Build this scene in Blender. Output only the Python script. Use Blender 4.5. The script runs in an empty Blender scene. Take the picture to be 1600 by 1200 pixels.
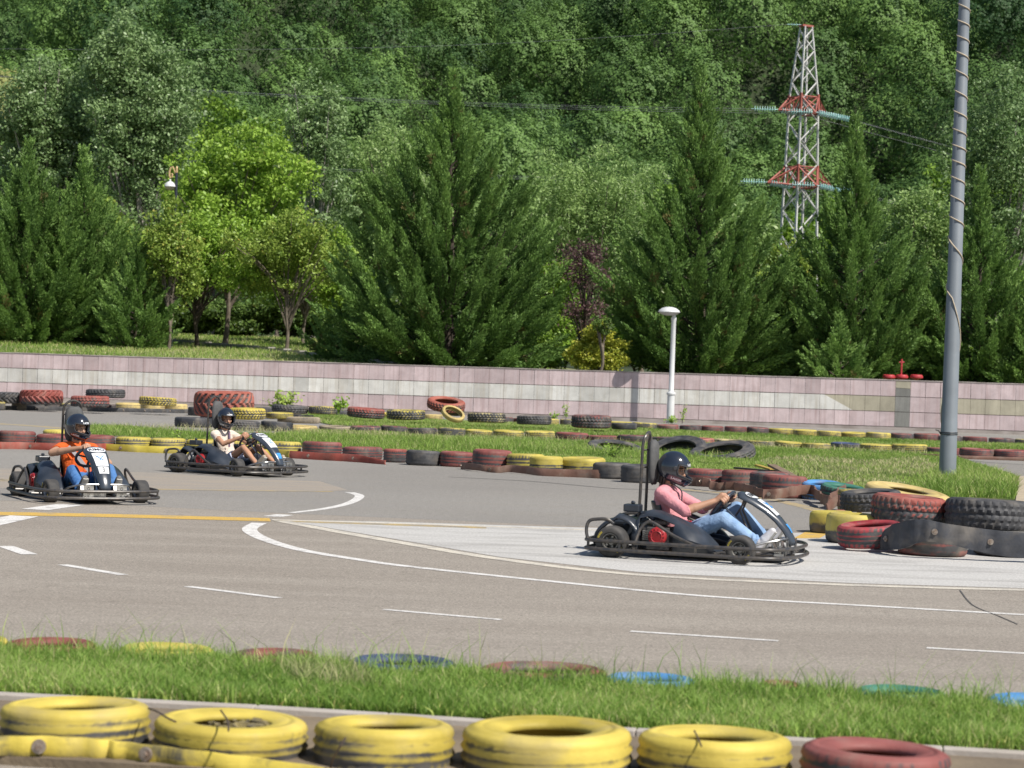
import bpy, bmesh, math, random
import numpy as np
from mathutils import Vector, Matrix
random.seed(7); RNG = np.random.default_rng(7)
rad = math.radians; PI = math.pi
SC = bpy.context.scene
COL = SC.collection
# ------------------------------------------------------------------ camera
H_CAM = 1.63; F_PX = 3600.0; ROLL = rad(2.0); PITCH = math.atan(18/3600)
cd = bpy.data.cameras.new("camera"); cam = bpy.data.objects.new("camera", cd); COL.objects.link(cam)
SC.camera = cam
cd.sensor_width = 36.0; cd.lens = 36.0*F_PX/1600; cd.clip_start = 0.3; cd.clip_end = 3000
cd.dof.use_dof = True; cd.dof.focus_distance = 27.0; cd.dof.aperture_fstop = 4.8
_F = Vector((0, math.cos(PITCH), -math.sin(PITCH))); _U = Vector((0, math.sin(PITCH), math.cos(PITCH))); _X = Vector((1, 0, 0))
RC = _X*math.cos(ROLL)+_U*math.sin(ROLL); UC = -_X*math.sin(ROLL)+_U*math.cos(ROLL)
m = Matrix((RC, UC, -_F)).transposed().to_4x4(); m.translation = Vector((0, 0, H_CAM))
cam.matrix_world = m
def ray(px, py):
    d = _F + RC*((px-800)/F_PX) - UC*((py-600)/F_PX)
    return d
def G(px, py, z=0.0):          # photo pixel -> point on the plane at height z
    d = ray(px, py); t = (z-H_CAM)/d.z
    return Vector((d.x*t, d.y*t, z))
def W(px, py, D):              # photo pixel -> point at distance D
    d = ray(px, py); t = D/d.y
    return Vector((d.x*t, D, H_CAM+d.z*t))
# ------------------------------------------------------------------ light
SUN_EL = rad(50); SUN_AZ = rad(41)      # to-sun: right (+x) and towards the camera (-y)
to_sun = Vector((math.cos(SUN_AZ)*math.cos(SUN_EL), -math.sin(SUN_AZ)*math.cos(SUN_EL), math.sin(SUN_EL)))
wd = bpy.data.worlds.new("World"); SC.world = wd; wd.use_nodes = True
nt = wd.node_tree; bg = nt.nodes['Background']; sky = nt.nodes.new('ShaderNodeTexSky')
sky.sky_type = 'NISHITA'; sky.sun_disc = False; sky.sun_elevation = SUN_EL
sky.sun_rotation = math.atan2(to_sun.x, to_sun.y)
sky.air_density = 1.0; sky.dust_density = 1.0
nt.links.new(sky.outputs[0], bg.inputs[0]); bg.inputs[1].default_value = 0.09
sl = bpy.data.lights.new("sun", 'SUN'); sl.energy = 5.0; sl.angle = rad(0.55); sl.color = (1.0, 0.95, 0.87)
so = bpy.data.objects.new("sun", sl); COL.objects.link(so); so.rotation_euler = to_sun.to_track_quat('Z', 'Y').to_euler()
SC.view_settings.view_transform = 'Standard'; SC.view_settings.look = 'None'; SC.view_settings.gamma = 1.0
SC.view_settings.exposure = 0.20; SC.view_settings.use_curve_mapping = False
SC.render.engine = 'CYCLES'; SC.cycles.max_bounces = 6; SC.cycles.transparent_max_bounces = 4
# ------------------------------------------------------------------ materials
def M(name, base, rough=0.7, metal=0.0, var=None, scale=8.0, bump=0.0, bscale=40.0, spec=0.5, coat=0.0, detail=6.0, vamt=1.0):
    """procedural material: base colour varied towards `var` by noise, optional bump"""
    mt = bpy.data.materials.new(name); mt.use_nodes = True; n = mt.node_tree; b = n.nodes['Principled BSDF']
    b.inputs['Roughness'].default_value = rough; b.inputs['Metallic'].default_value = metal
    b.inputs['Specular IOR Level'].default_value = spec; b.inputs['Coat Weight'].default_value = coat
    tc = n.nodes.new('ShaderNodeTexCoord')
    nz = n.nodes.new('ShaderNodeTexNoise'); nz.inputs['Scale'].default_value = scale; nz.inputs['Detail'].default_value = detail
    n.links.new(tc.outputs['Object'], nz.inputs['Vector'])
    rp = n.nodes.new('ShaderNodeValToRGB'); rp.color_ramp.elements[0].position = 0.35; rp.color_ramp.elements[1].position = 0.68
    v = var if var else tuple(c*0.75 for c in base)
    rp.color_ramp.elements[0].color = (*base, 1); rp.color_ramp.elements[1].color = (*[base[i]+(v[i]-base[i])*vamt for i in range(3)], 1)
    n.links.new(nz.outputs[0], rp.inputs[0]); n.links.new(rp.outputs[0], b.inputs['Base Color'])
    if bump > 0:
        n2 = n.nodes.new('ShaderNodeTexNoise'); n2.inputs['Scale'].default_value = bscale; n2.inputs['Detail'].default_value = 4
        n.links.new(tc.outputs['Object'], n2.inputs['Vector'])
        bp = n.nodes.new('ShaderNodeBump'); bp.inputs['Strength'].default_value = bump; bp.inputs['Distance'].default_value = 0.01
        n.links.new(n2.outputs[0], bp.inputs['Height']); n.links.new(bp.outputs[0], b.inputs['Normal'])
    return mt
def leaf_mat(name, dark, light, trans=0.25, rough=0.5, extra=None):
    """foliage: colour from the per-leaf 'tint' attribute (random tone plus place in the clump)"""
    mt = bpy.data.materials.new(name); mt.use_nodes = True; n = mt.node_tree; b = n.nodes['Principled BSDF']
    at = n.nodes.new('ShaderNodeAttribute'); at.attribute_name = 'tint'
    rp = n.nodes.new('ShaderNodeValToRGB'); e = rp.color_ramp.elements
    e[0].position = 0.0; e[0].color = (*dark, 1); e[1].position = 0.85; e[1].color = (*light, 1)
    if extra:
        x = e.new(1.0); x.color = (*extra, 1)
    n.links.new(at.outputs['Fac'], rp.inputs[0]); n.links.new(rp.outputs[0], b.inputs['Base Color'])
    b.inputs['Roughness'].default_value = rough; b.inputs['Specular IOR Level'].default_value = 0.35
    tr = n.nodes.new('ShaderNodeBsdfTranslucent'); n.links.new(rp.outputs[0], tr.inputs[0])
    mx = n.nodes.new('ShaderNodeMixShader'); mx.inputs[0].default_value = trans
    n.links.new(b.outputs[0], mx.inputs[1]); n.links.new(tr.outputs[0], mx.inputs[2])
    n.links.new(mx.outputs[0], n.nodes['Material Output'].inputs['Surface'])
    return mt
# ------------------------------------------------------------------ object helpers
def tag(o, label=None, cat=None, group=None, kind=None):
    if label: o['label'] = label
    if cat: o['category'] = cat
    if group: o['group'] = group
    if kind: o['kind'] = kind
    return o
def link(name, me, mat=None, parent=None, smooth=False):
    o = bpy.data.objects.new(name, me); COL.objects.link(o)
    me.name = name
    if mat is not None:
        if not isinstance(mat, (list, tuple)): mat = [mat]
        for q in mat: me.materials.append(q)
    if smooth: me.polygons.foreach_set('use_smooth', [True]*len(me.polygons))
    if parent: o.parent = parent
    return o
def empty(name, loc, rz=0.0):
    o = bpy.data.objects.new(name, None); COL.objects.link(o); o.empty_display_size = 0.2
    o.location = loc; o.rotation_euler = (0, 0, rz); return o
def mesh_py(V, Fc):
    me = bpy.data.meshes.new("m"); me.from_pydata([tuple(v) for v in V], [], Fc); me.update(); return me
def quads_mesh(V, tint=None):
    """V (N,k,3) of separate k-gons; fast."""
    N, k = V.shape[0], V.shape[1]
    me = bpy.data.meshes.new("q"); me.vertices.add(N*k); me.vertices.foreach_set('co', V.reshape(-1).astype(np.float32))
    me.loops.add(N*k); me.loops.foreach_set('vertex_index', np.arange(N*k, dtype=np.int32))
    me.polygons.add(N); me.polygons.foreach_set('loop_start', np.arange(0, N*k, k, dtype=np.int32))
    me.update(calc_edges=True)
    if tint is not None:
        a = me.attributes.new('tint', 'FLOAT', 'FACE'); a.data.foreach_set('value', np.clip(tint, 0, 1).astype(np.float32))
    return me
def nrm(a): return a/np.maximum(np.linalg.norm(a, axis=-1, keepdims=True), 1e-9)
def leaves(C, Dr, Nm, L, Wd):
    """rhombus leaves: centre C, long axis Dr, approx normal Nm"""
    Dr = nrm(Dr); S = nrm(np.cross(Dr, Nm)); L = np.asarray(L).reshape(-1, 1); Wd = np.asarray(Wd).reshape(-1, 1)
    return np.stack([C-Dr*L*.5, C+S*Wd*.5-Dr*L*.05, C+Dr*L*.5, C-S*Wd*.5-Dr*L*.05], axis=1)
class MB:
    """collects shapes into ONE mesh"""
    def __init__(s): s.v = []; s.f = []
    def add(s, V, Fc):
        b = len(s.v); s.v += [tuple(v) for v in V]; s.f += [tuple(b+i for i in q) for q in Fc]; return s
    def box(s, c, d, R=None):
        R = R or Matrix.Identity(3); c = Vector(c)
        V = [c+R@Vector((x*d[0]/2, y*d[1]/2, z*d[2]/2)) for x in (-1, 1) for y in (-1, 1) for z in (-1, 1)]
        return s.add(V, [(0, 1, 3, 2), (4, 6, 7, 5), (0, 4, 5, 1), (2, 3, 7, 6), (0, 2, 6, 4), (1, 5, 7, 3)])
    def tube(s, P, r, n=8, closed=False, cap=True, ry=None, up=None):
        """tube through points P; r scalar or list; ry: second radius (along 'up' frame axis)"""
        P = [Vector(p) for p in P]; K = len(P)
        rr = r if isinstance(r, (list, tuple)) else [r]*K
        r2 = rr if ry is None else (ry if isinstance(ry, (list, tuple)) else [ry]*K)
        V = []; prev = None
        for i, p in enumerate(P):
            if closed: t = (P[(i+1) % K]-P[i-1])
            else: t = P[min(i+1, K-1)]-P[max(i-1, 0)]
            t.normalize()
            if prev is None:
                ref = Vector(up) if up is not None else (Vector((0, 0, 1)) if abs(t.z) < .9 else Vector((1, 0, 0)))
                a = ref-t*ref.dot(t); a.normalize()
            else:
                a = prev-t*prev.dot(t); a.normalize()
            prev = a; b = t.cross(a)
            for k in range(n):
                th = 2*PI*k/n; V.append(p+b*(math.cos(th)*rr[i])+a*(math.sin(th)*r2[i]))
        Fc = []
        for i in range(K if closed else K-1):
            j = (i+1) % K
            for k in range(n):
                k2 = (k+1) % n; Fc.append((i*n+k, i*n+k2, j*n+k2, j*n+k))
        if cap and not closed:
            Fc.append(tuple(range(n-1, -1, -1))); Fc.append(tuple((K-1)*n+k for k in range(n)))
        return s.add(V, Fc)
    def capsule(s, a, b, ra, rb, n=14, m=5):
        a = Vector(a); b = Vector(b); t = (b-a); L = t.length
        if L < 1e-5: t = Vector((0, 0, 1))
        t.normalize(); P = []; R = []
        for i in range(m): th = PI/2*(i+.15)/m; P.append(a-t*ra*math.cos(th)); R.append(ra*math.sin(th))
        for q in (0, .25, .5, .75, 1): P.append(a+(b-a)*q); R.append(ra+(rb-ra)*q)
        for i in range(m): th = PI/2*(m-i-.15)/m; P.append(b+t*rb*math.cos(th)); R.append(rb*math.sin(th))
        Q = [P[0]]; QR = [R[0]]
        for p, r in zip(P[1:], R[1:]):
            if (p-Q[-1]).length > 1e-5: Q.append(p); QR.append(r)
        return s.tube(Q, QR, n)
    def ell(s, c, r, n=16, m=10, R=None):
        c = Vector(c); R = R or Matrix.Identity(3); V = []; Fc = []
        for i in range(m+1):
            th = PI*(i)/m
            for k in range(n):
                ph = 2*PI*k/n
                V.append(c+R@Vector((r[0]*math.sin(max(th, 1e-3) if i < m else PI-1e-3)*math.cos(ph), r[1]*math.sin(max(th, 1e-3) if i < m else PI-1e-3)*math.sin(ph), r[2]*math.cos(th))))
        for i in range(m):
            for k in range(n):
                k2 = (k+1) % n; Fc.append((i*n+k, (i+1)*n+k, (i+1)*n+k2, i*n+k2))
        Fc.append(tuple(k for k in range(n))); Fc.append(tuple(m*n+n-1-k for k in range(n)))
        return s.add(V, Fc)
    def lathe(s, prof, c=(0, 0, 0), n=32, R=None, closed=False):
        c = Vector(c); R = R or Matrix.Identity(3); V = []; K = len(prof); Fc = []
        for k in range(n):
            a = 2*PI*k/n
            for (r, z) in prof: V.append(c+R@Vector((r*math.cos(a), r*math.sin(a), z)))
        for k in range(n):
            k2 = (k+1) % n
            for i in range(K if closed else K-1):
                j = (i+1) % K; Fc.append((k*K+i, k2*K+i, k2*K+j, k*K+j))
        if not closed:
            for i, rev in ((0, True), (K-1, False)):
                if prof[i][0] > 1e-4:
                    q = [k*K+i for k in range(n)]; Fc.append(tuple(q[::-1] if rev else q))
        return s.add(V, Fc)
    def mesh(s): return mesh_py(s.v, s.f)
    def build(s, name, mat, parent=None, smooth=False, bevel=0.0):
        o = link(name, s.mesh(), mat, parent, smooth)
        if bevel > 0:
            b = o.modifiers.new('b', 'BEVEL'); b.width = bevel; b.segments = 2; b.limit_method = 'ANGLE'
        if smooth: auto_smooth(o)
        return o
def auto_smooth(o, ang=40):
    me = o.data
    bm = bmesh.new(); bm.from_mesh(me)
    for e in bm.edges:
        if len(e.link_faces) == 2: e.smooth = e.calc_face_angle(0) < rad(ang)
    bm.to_mesh(me); bm.free()
def bez(a, b, c, n=8):
    a, b, c = Vector(a), Vector(b), Vector(c)
    return [a*(1-t)**2+b*2*t*(1-t)+c*t*t for t in [i/(n-1) for i in range(n)]]
def smooth_path(P, n=6, closed=False):
    P = [Vector(p) for p in P]; K = len(P); out = []
    rng = range(K if closed else K-1)
    for i in rng:
        p0 = P[i-1] if (closed or i > 0) else P[0]; p1 = P[i]; p2 = P[(i+1) % K]; p3 = P[(i+2) % K] if (closed or i+2 < K) else P[-1]
        for k in range(n):
            t = k/n
            out.append(0.5*((2*p1)+(p2-p0)*t+(2*p0-5*p1+4*p2-p3)*t*t+(3*p1-p0-3*p2+p3)*t**3))
    if not closed: out.append(P[-1])
    return out
ORD = ['first', 'second', 'third', 'fourth', 'fifth', 'sixth', 'seventh', 'eighth', 'ninth', 'tenth', 'eleventh', 'twelfth', 'thirteenth', 'fourteenth', 'fifteenth', 'sixteenth']
# ------------------------------------------------------------------ ground, track, paint
def terr(x, y):
    """height of the land behind the wall"""
    x = np.asarray(x, float); y = np.asarray(y, float)
    z = 1.52+np.clip(y-85, 0, 30)*0.047*np.clip((6-x)/12, 0.15, 1)
    z = z+np.clip(y-115, 0, 100)*0.012
    h = np.clip(y-225, 0, None)
    z = z+0.46*h*(1-np.exp(-h/18))
    z = z+np.clip(h/60, 0, 1)*(7*np.sin(x*0.055+1.0+y*0.012)+5*np.sin(x*0.11-y*0.03+2.2)+3.5*np.sin(y*0.085+x*0.02))
    return z
def noise_chain(n, src, scale, detail=5, dist=0.0, rough=0.55):
    z = n.nodes.new('ShaderNodeTexNoise'); z.inputs['Scale'].default_value = scale; z.inputs['Detail'].default_value = detail
    z.inputs['Distortion'].default_value = dist; z.inputs['Roughness'].default_value = rough; n.links.new(src, z.inputs['Vector']); return z.outputs[0]
def ramp(n, src, p0, c0, p1, c1):
    r = n.nodes.new('ShaderNodeValToRGB'); e = r.color_ramp.elements; e[0].position = p0; e[0].color = (*c0, 1); e[1].position = p1; e[1].color = (*c1, 1)
    n.links.new(src, r.inputs[0]); return r.outputs[0]
def mixc(n, mode, fac, a, b):
    x = n.nodes.new('ShaderNodeMix'); x.data_type = 'RGBA'; x.blend_type = mode
    if isinstance(fac, float): x.inputs[0].default_value = fac
    else: n.links.new(fac, x.inputs[0])
    n.links.new(a, x.inputs[6])
    if isinstance(b, tuple): x.inputs[7].default_value = (*b, 1)
    else: n.links.new(b, x.inputs[7])
    return x.outputs[2]
def asphalt(name, c1, c2, c3):
    mt = bpy.data.materials.new(name); mt.use_nodes = True; n = mt.node_tree; b = n.nodes['Principled BSDF']
    tc = n.nodes.new('ShaderNodeTexCoord').outputs['Object']
    base = ramp(n, noise_chain(n, tc, 0.16, 5, 0.6), .35, c1, .68, c2)
    mp = n.nodes.new('ShaderNodeMapping'); mp.inputs['Scale'].default_value = (0.22, 1.6, 1); mp.inputs['Rotation'].default_value = (0, 0, 0.1); n.links.new(tc, mp.inputs[0])
    base = mixc(n, 'MIX', ramp(n, noise_chain(n, mp.outputs[0], 1.0, 5, 0.3), .42, (0, 0, 0), .72, (.8, .8, .8)), base, c3)
    sp = ramp(n, noise_chain(n, tc, 55, 2), .3, (.60, .60, .60), .72, (1.32, 1.31, 1.29))
    base = mixc(n, 'MULTIPLY', 1.0, base, sp)
    sp3 = ramp(n, noise_chain(n, tc, 14, 4), .35, (.88, .88, .88), .7, (1.08, 1.08, 1.08))
    base = mixc(n, 'MULTIPLY', 1.0, base, sp3)
    vo = n.nodes.new('ShaderNodeTexVoronoi'); vo.feature = 'DISTANCE_TO_EDGE'; vo.inputs['Scale'].default_value = 0.22
    ds = n.nodes.new('ShaderNodeTexNoise'); ds.inputs['Scale'].default_value = 1.3; ds.inputs['Detail'].default_value = 6; n.links.new(tc, ds.inputs['Vector'])
    ad = n.nodes.new('ShaderNodeMix'); ad.data_type = 'RGBA'; ad.blend_type = 'LINEAR_LIGHT'; ad.inputs[0].default_value = 0.9; n.links.new(tc, ad.inputs[6]); n.links.new(ds.outputs[1], ad.inputs[7])
    n.links.new(ad.outputs[2], vo.inputs['Vector'])
    crack = ramp(n, vo.outputs['Distance'], .0006, (.55, .54, .52), .002, (1, 1, 1))
    base = mixc(n, 'MULTIPLY', 0.35, base, crack)
    n.links.new(base, b.inputs['Base Color']); b.inputs['Roughness'].default_value = 0.9; b.inputs['Specular IOR Level'].default_value = 0.25
    bp = n.nodes.new('ShaderNodeBump'); bp.inputs['Strength'].default_value = 0.5; bp.inputs['Distance'].default_value = 0.006
    n.links.new(noise_chain(n, tc, 70, 3), bp.inputs['Height']); n.links.new(bp.outputs[0], b.inputs['Normal'])
    return mt
def paint_road(name, c, wear=0.5, under=(.27, .25, .23), scale=3.0, stretch=(1, 1, 1)):
    mt = bpy.data.materials.new(name); mt.use_nodes = True; n = mt.node_tree; b = n.nodes['Principled BSDF']
    tc = n.nodes.new('ShaderNodeTexCoord').outputs['Object']
    mp = n.nodes.new('ShaderNodeMapping'); mp.inputs['Scale'].default_value = stretch; n.links.new(tc, mp.inputs[0])
    a = noise_chain(n, mp.outputs[0], scale, 8, 0.4, 0.65)
    p = 0.62-wear*0.3
    f = ramp(n, a, p, (0, 0, 0), min(p+0.22, 1), (1, 1, 1))
    cc = n.nodes.new('ShaderNodeRGB'); cc.outputs[0].default_value = (*c, 1)
    base = mixc(n, 'MIX', f, cc.outputs[0], under)
    base = mixc(n, 'MULTIPLY', 1.0, base, ramp(n, noise_chain(n, tc, 45, 2), .3, (.72, .72, .72), .7, (1.15, 1.15, 1.15)))
    n.links.new(base, b.inputs['Base Color']); b.inputs['Roughness'].default_value = 0.85
    return mt
def sheet(name, pts, z, mat, kind='structure', sub=0):
    """flat polygon sheet; pts world xy"""
    bm = bmesh.new(); vs = [bm.verts.new((p[0], p[1], z)) for p in pts]; f = bm.faces.new(vs); f.normal_update()
    if f.normal.z < 0: f.normal_flip()
    bmesh.ops.triangulate(bm, faces=bm.faces[:], ngon_method='EAR_CLIP')
    if z > .015:          # closed edge down to the ground
        n_ = len(vs); lo = [bm.verts.new((v.co.x, v.co.y, -.01)) for v in vs]
        for i in range(n_): bm.faces.new((vs[i], vs[(i+1) % n_], lo[(i+1) % n_], lo[i]))
    me = bpy.data.meshes.new(name); bm.to_mesh(me); bm.free()
    o = link(name, me, mat); tag(o, kind=kind); return o
def px_sheet(name, pts, z, mat): return sheet(name, [G(x, y, z) for x, y in pts], z, mat)
def px_line(name, pts, w, z, mat, n=8, taper=None):
    """painted line of real width w (m) through photo points (unprojected to the ground)"""
    P = smooth_path([G(x, y, z) for x, y in pts], n) if len(pts) > 2 else [G(x, y, z) for x, y in pts]
    L = []; R_ = []
    for i, p in enumerate(P):
        t = P[min(i+1, len(P)-1)]-P[max(i-1, 0)]; t.normalize(); s = Vector((-t.y, t.x, 0))
        ww = w if taper is None else w*(taper[0]+(taper[1]-taper[0])*i/(len(P)-1))
        L.append(p+s*ww/2); R_.append(p-s*ww/2)
    V = L+R_; K = len(P)
    o = link(name, mesh_py(V, [(i, K+i, K+i+1, i+1) for i in range(K-1)]), mat); tag(o, kind='structure'); return o
m_asph = asphalt("asphalt", (.27, .238, .203), (.315, .282, .245), (.345, .31, .268))
m_asph2 = asphalt("grey_asphalt", (.25, .235, .217), (.295, .28, .26), (.275, .257, .232))
m_tan = paint_road("tan_patch", (.33, .28, .225), .6, (.27, .25, .225), 2.2, (.5, 2, 1))
m_pale = paint_road("pale_old_paint", (.50, .485, .46), .5, (.34, .325, .305), 1.6, (.35, 1.6, 1))
m_wline = paint_road("white_line_paint", (.68, .66, .63), .42, (.36, .335, .31), 7)
m_cream = paint_road("cream_line_paint", (.60, .55, .46), .6, (.40, .37, .33), 4)
m_yline = paint_road("yellow_line_paint", (.58, .37, .08), .35, (.30, .26, .20), 5)
m_yold = paint_road("worn_yellow_paint", (.45, .33, .14), .8, (.29, .26, .21), 4)
m_soil = M("soil", (.13, .10, .07), .95, var=(.22, .17, .11), scale=3, bump=.6)
g = sheet("ground", [(-140, -25), (140, -25), (140, 85.6), (-140, 85.6)], 0.0, m_asph)
px_sheet("track_asphalt", [(-400, 772), (90, 784), (430, 801), (900, 822), (1250, 830), (1900, 850), (1900, 690), (1300, 664), (-400, 622)], 0.001, m_asph2)
px_sheet("tan_track_patch", [(-60, 730), (255, 739), (380, 748), (500, 752), (545, 766), (480, 768), (300, 766), (-60, 762)], 0.002, m_tan)
px_line("worn_yellow_line", [(230, 764), (350, 766), (520, 768)], .14, .003, m_yold)
px_line("worn_yellow_line", [(-60, 748), (0, 750), (20, 750)], .5, .003, m_yold)
px_sheet("pale_painted_area", [(440, 812), (600, 815), (900, 824), (1265, 833), (1700, 850), (1700, 922), (1330, 911), (1000, 894), (780, 870), (640, 846), (520, 826)], 0.002, m_pale)
px_line("cream_border_line", [(425, 812), (600, 817), (900, 827), (1000, 829)], .16, .003, m_cream)
px_line("worn_cream_line", [(430, 813), (520, 816), (640, 820), (760, 824)], .35, .0026, m_yold)
px_line("white_border_line", [(440, 814), (520, 829), (640, 850), (780, 873), (1000, 898), (1330, 914), (1700, 924)], .17, .003, m_cream)
px_line("yellow_line", [(-80, 801), (150, 805), (422, 812)], .5, .003, m_yline)
px_line("yellow_line", [(1060, 764), (1180, 776), (1250, 790), (1300, 804)], .22, .003, m_yold)
px_sheet("yellow_paint_block", [(1262, 829), (1302, 829), (1280, 841), (1240, 841)], .003, m_yline)
px_line("white_curved_line", [(405, 817), (390, 826), (400, 836), (430, 848), (480, 861), (560, 874), (640, 885), (850, 907), (1100, 931), (1350, 946), (1700, 966)], .12, .003, m_wline, taper=(1.3, .8))
px_line("white_arc_line", [(546, 769), (562, 775), (545, 786), (505, 795), (455, 801)], .12, .003, m_wline, taper=(1.1, .8))
px_line("white_arc_line", [(446, 804), (425, 807)], .2, .003, m_wline)
for a, b_, w in (((8, 853), (46, 866), .14), ((98, 882), (193, 898), .095), ((293, 916), (436, 934), .08), ((600, 952), (783, 968), .07), ((985, 986), (1216, 1001), .07), ((1448, 1012), (1680, 1025), .07), ((54, 796), (112, 788), .3), ((-30, 821), (38, 806), .3)):
    px_line("white_dash", [a, b_], w, .003, m_wline)
px_line("worn_white_line", [(-20, 661), (60, 666), (130, 672)], .5, .003, m_yold)
# cracks sealed in the asphalt
m_crack = M("crack", (.10, .095, .09), .95)
px_line("asphalt_crack", [(700, 745), (830, 752), (960, 763), (1060, 766), (1160, 778)], .05, .004, m_crack)
px_line("asphalt_crack", [(1500, 922), (1520, 945), (1560, 962), (1590, 975)], .012, .004, m_crack)
px_line("asphalt_crack", [(1480, 716), (1540, 722), (1600, 726)], .12, .004, m_crack)
# land behind the wall, up to the hills
xs = np.concatenate([np.linspace(-420, -60, 16), np.linspace(-52, 52, 27), np.linspace(60, 420, 16)])
ys = np.concatenate([np.linspace(85.55, 125, 22), np.linspace(135, 470, 60), np.linspace(500, 900, 9)])
X, Y = np.meshgrid(xs, ys); Z = terr(X, Y); nx = len(xs)
V = np.stack([X, Y, Z], -1).reshape(-1, 3)
Fq = [(j*nx+i, j*nx+i+1, (j+1)*nx+i+1, (j+1)*nx+i) for j in range(len(ys)-1) for i in range(nx-1)]
m_land = M("park_turf", (.13, .17, .05), .95, var=(.27, .25, .13), scale=.35, bump=.5, bscale=6)
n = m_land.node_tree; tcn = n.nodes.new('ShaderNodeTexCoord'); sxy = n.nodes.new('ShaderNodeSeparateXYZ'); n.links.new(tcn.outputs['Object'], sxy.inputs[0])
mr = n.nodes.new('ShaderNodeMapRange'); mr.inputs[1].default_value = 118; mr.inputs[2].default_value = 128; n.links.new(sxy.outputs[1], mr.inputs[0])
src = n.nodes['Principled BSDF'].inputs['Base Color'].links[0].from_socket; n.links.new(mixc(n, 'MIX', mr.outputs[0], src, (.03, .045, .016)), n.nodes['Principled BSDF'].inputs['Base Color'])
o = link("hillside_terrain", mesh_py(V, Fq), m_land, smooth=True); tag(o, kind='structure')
# worn kerb path in the park
m_conc = M("concrete", (.36, .34, .31), .9, var=(.25, .235, .21), scale=2.5, bump=.35)
P = []
for x, y in ((190, 533), (300, 541), (400, 547), (500, 556), (620, 566)):
    D = 84/(1+0)+ (24-(y-533)*.55); p = W(x, y, D); p.z = float(terr(p.x, p.y))+.03; P.append(p)
mb = MB(); P = smooth_path(P, 4)
for a, b_ in zip(P[:-1], P[1:]):
    d = b_-a; R = Matrix(((d.normalized().x, -d.normalized().y, 0), (d.normalized().y, d.normalized().x, 0), (0, 0, 1)))
    mb.box((a+b_)/2, (d.length*1.0, .35, .24), R)
o = mb.build("path_kerb", m_conc); tag(o, kind='structure')
# ------------------------------------------------------------------ grass
def in_poly(x, y, poly):
    r = np.zeros(x.shape, bool); j = len(poly)-1
    for i in range(len(poly)):
        xi, yi = poly[i][0], poly[i][1]; xj, yj = poly[j][0], poly[j][1]
        c = ((yi > y) != (yj > y)) & (x < (xj-xi)*(y-yi)/((yj-yi) if abs(yj-yi) > 1e-9 else 1e-9)+xi); r ^= c; j = i
    return r
def scatter(poly, count):
    a = np.array([(p[0], p[1]) for p in poly]); lo, hi = a.min(0), a.max(0); X = []
    tot = 0
    while tot < count:
        q = RNG.uniform(lo, hi, (count*2, 2)); q = q[in_poly(q[:, 0], q[:, 1], a)]; X.append(q); tot += len(q)
        if len(q) == 0: break
    return np.concatenate(X)[:count]
def vnoise(x, y, s, seed=0):
    return (np.sin(x*s+seed)*np.cos(y*s*1.3+seed*2.1)+.6*np.sin(x*s*2.3+y*s*1.9+seed)+.4*np.sin(x*s*5.1-y*s*4.3+seed*3))/2
def grass(name, poly, count, h, w, z, mat, lab=None, zf=None, hv=.5, clump=1.0, straw=.1, seed=1.0, parent=None, sunk=False):
    q = scatter(poly, count)
    if sunk:
        for (sx_, sy_, sr_, _) in SUNK: q = q[((q[:, 0]-sx_)**2+(q[:, 1]-sy_)**2 > (sr_*.98)**2) | (q[:, 1] < sy_-sr_*.70)]
    N = len(q)
    zz = np.full(N, z) if zf is None else zf(q[:, 0], q[:, 1])
    cl = vnoise(q[:, 0], q[:, 1], 2.2/clump, seed); cl2 = vnoise(q[:, 0], q[:, 1], .5/clump, seed+4)
    hh = h*(1+hv*RNG.uniform(-1, 1, N)+.35*cl); hh = np.clip(hh, .25*h, 1.7*h)
    az = RNG.uniform(0, 2*PI, N); lean = RNG.uniform(.05, 1.1, N)*hh
    dx = np.cos(az); dy = np.sin(az); wa = RNG.uniform(0, 2*PI, N); ww = w*RNG.uniform(.6, 1.3, N)
    sx = np.cos(wa)*ww/2; sy = np.sin(wa)*ww/2
    B = np.stack([q[:, 0], q[:, 1], zz-.01], 1)
    S = np.stack([sx, sy, np.zeros(N)], 1)
    Mi = B+np.stack([dx*lean*.3, dy*lean*.3, hh*.6], 1); T = B+np.stack([dx*lean, dy*lean, hh], 1)
    V = np.stack([B-S, B+S, Mi+S*.75, B-S, Mi+S*.75, Mi-S*.75, Mi-S*.75, Mi+S*.75, T], 1).reshape(N*3, 3, 3)
    t = .42+.24*RNG.normal(size=N)+.30*cl2+.12*cl
    t = np.clip(t, 0, .84); st = RNG.random(N) < straw*(1+.9*cl2+.5*cl); t[st] = RNG.uniform(.9, 1, st.sum())
    o = link(name, quads_mesh(V, np.repeat(t, 3)), mat, parent)
    if parent is None: tag(o, lab, 'grass', kind='stuff')
    return o
SUNK = []
for e in [(-60, 22, 991, 'yel'), (22, 168, 995, 'red'), (198, 347, 1002, 'yel'), (368, 508, 1012, 'redk'), (548, 718, 1020, 'navy'), (748, 948, 1030, 'redk'), (940, 1085, 1048, 'blu'), (1185, 1245, 1062, 'red'), (1325, 1465, 1068, 'grn'), (1520, 1690, 1080, 'blu')]:
    p = G((e[0]+e[1])/2, e[2], .115); R = (e[1]-e[0])/2*p.y/F_PX; SUNK.append((p.x, p.y-R, R, e[3]))
m_gr = leaf_mat("grass_blades", (.12, .23, .03), (.38, .55, .12), .38, .55, (.60, .54, .28))
m_gr2 = leaf_mat("far_grass_blades", (.12, .22, .03), (.36, .50, .11), .38, .6, (.62, .55, .30))
m_ylw = leaf_mat("pale_weed_leaves", (.22, .32, .05), (.50, .60, .16), .3, .6, (.70, .62, .22))
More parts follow.
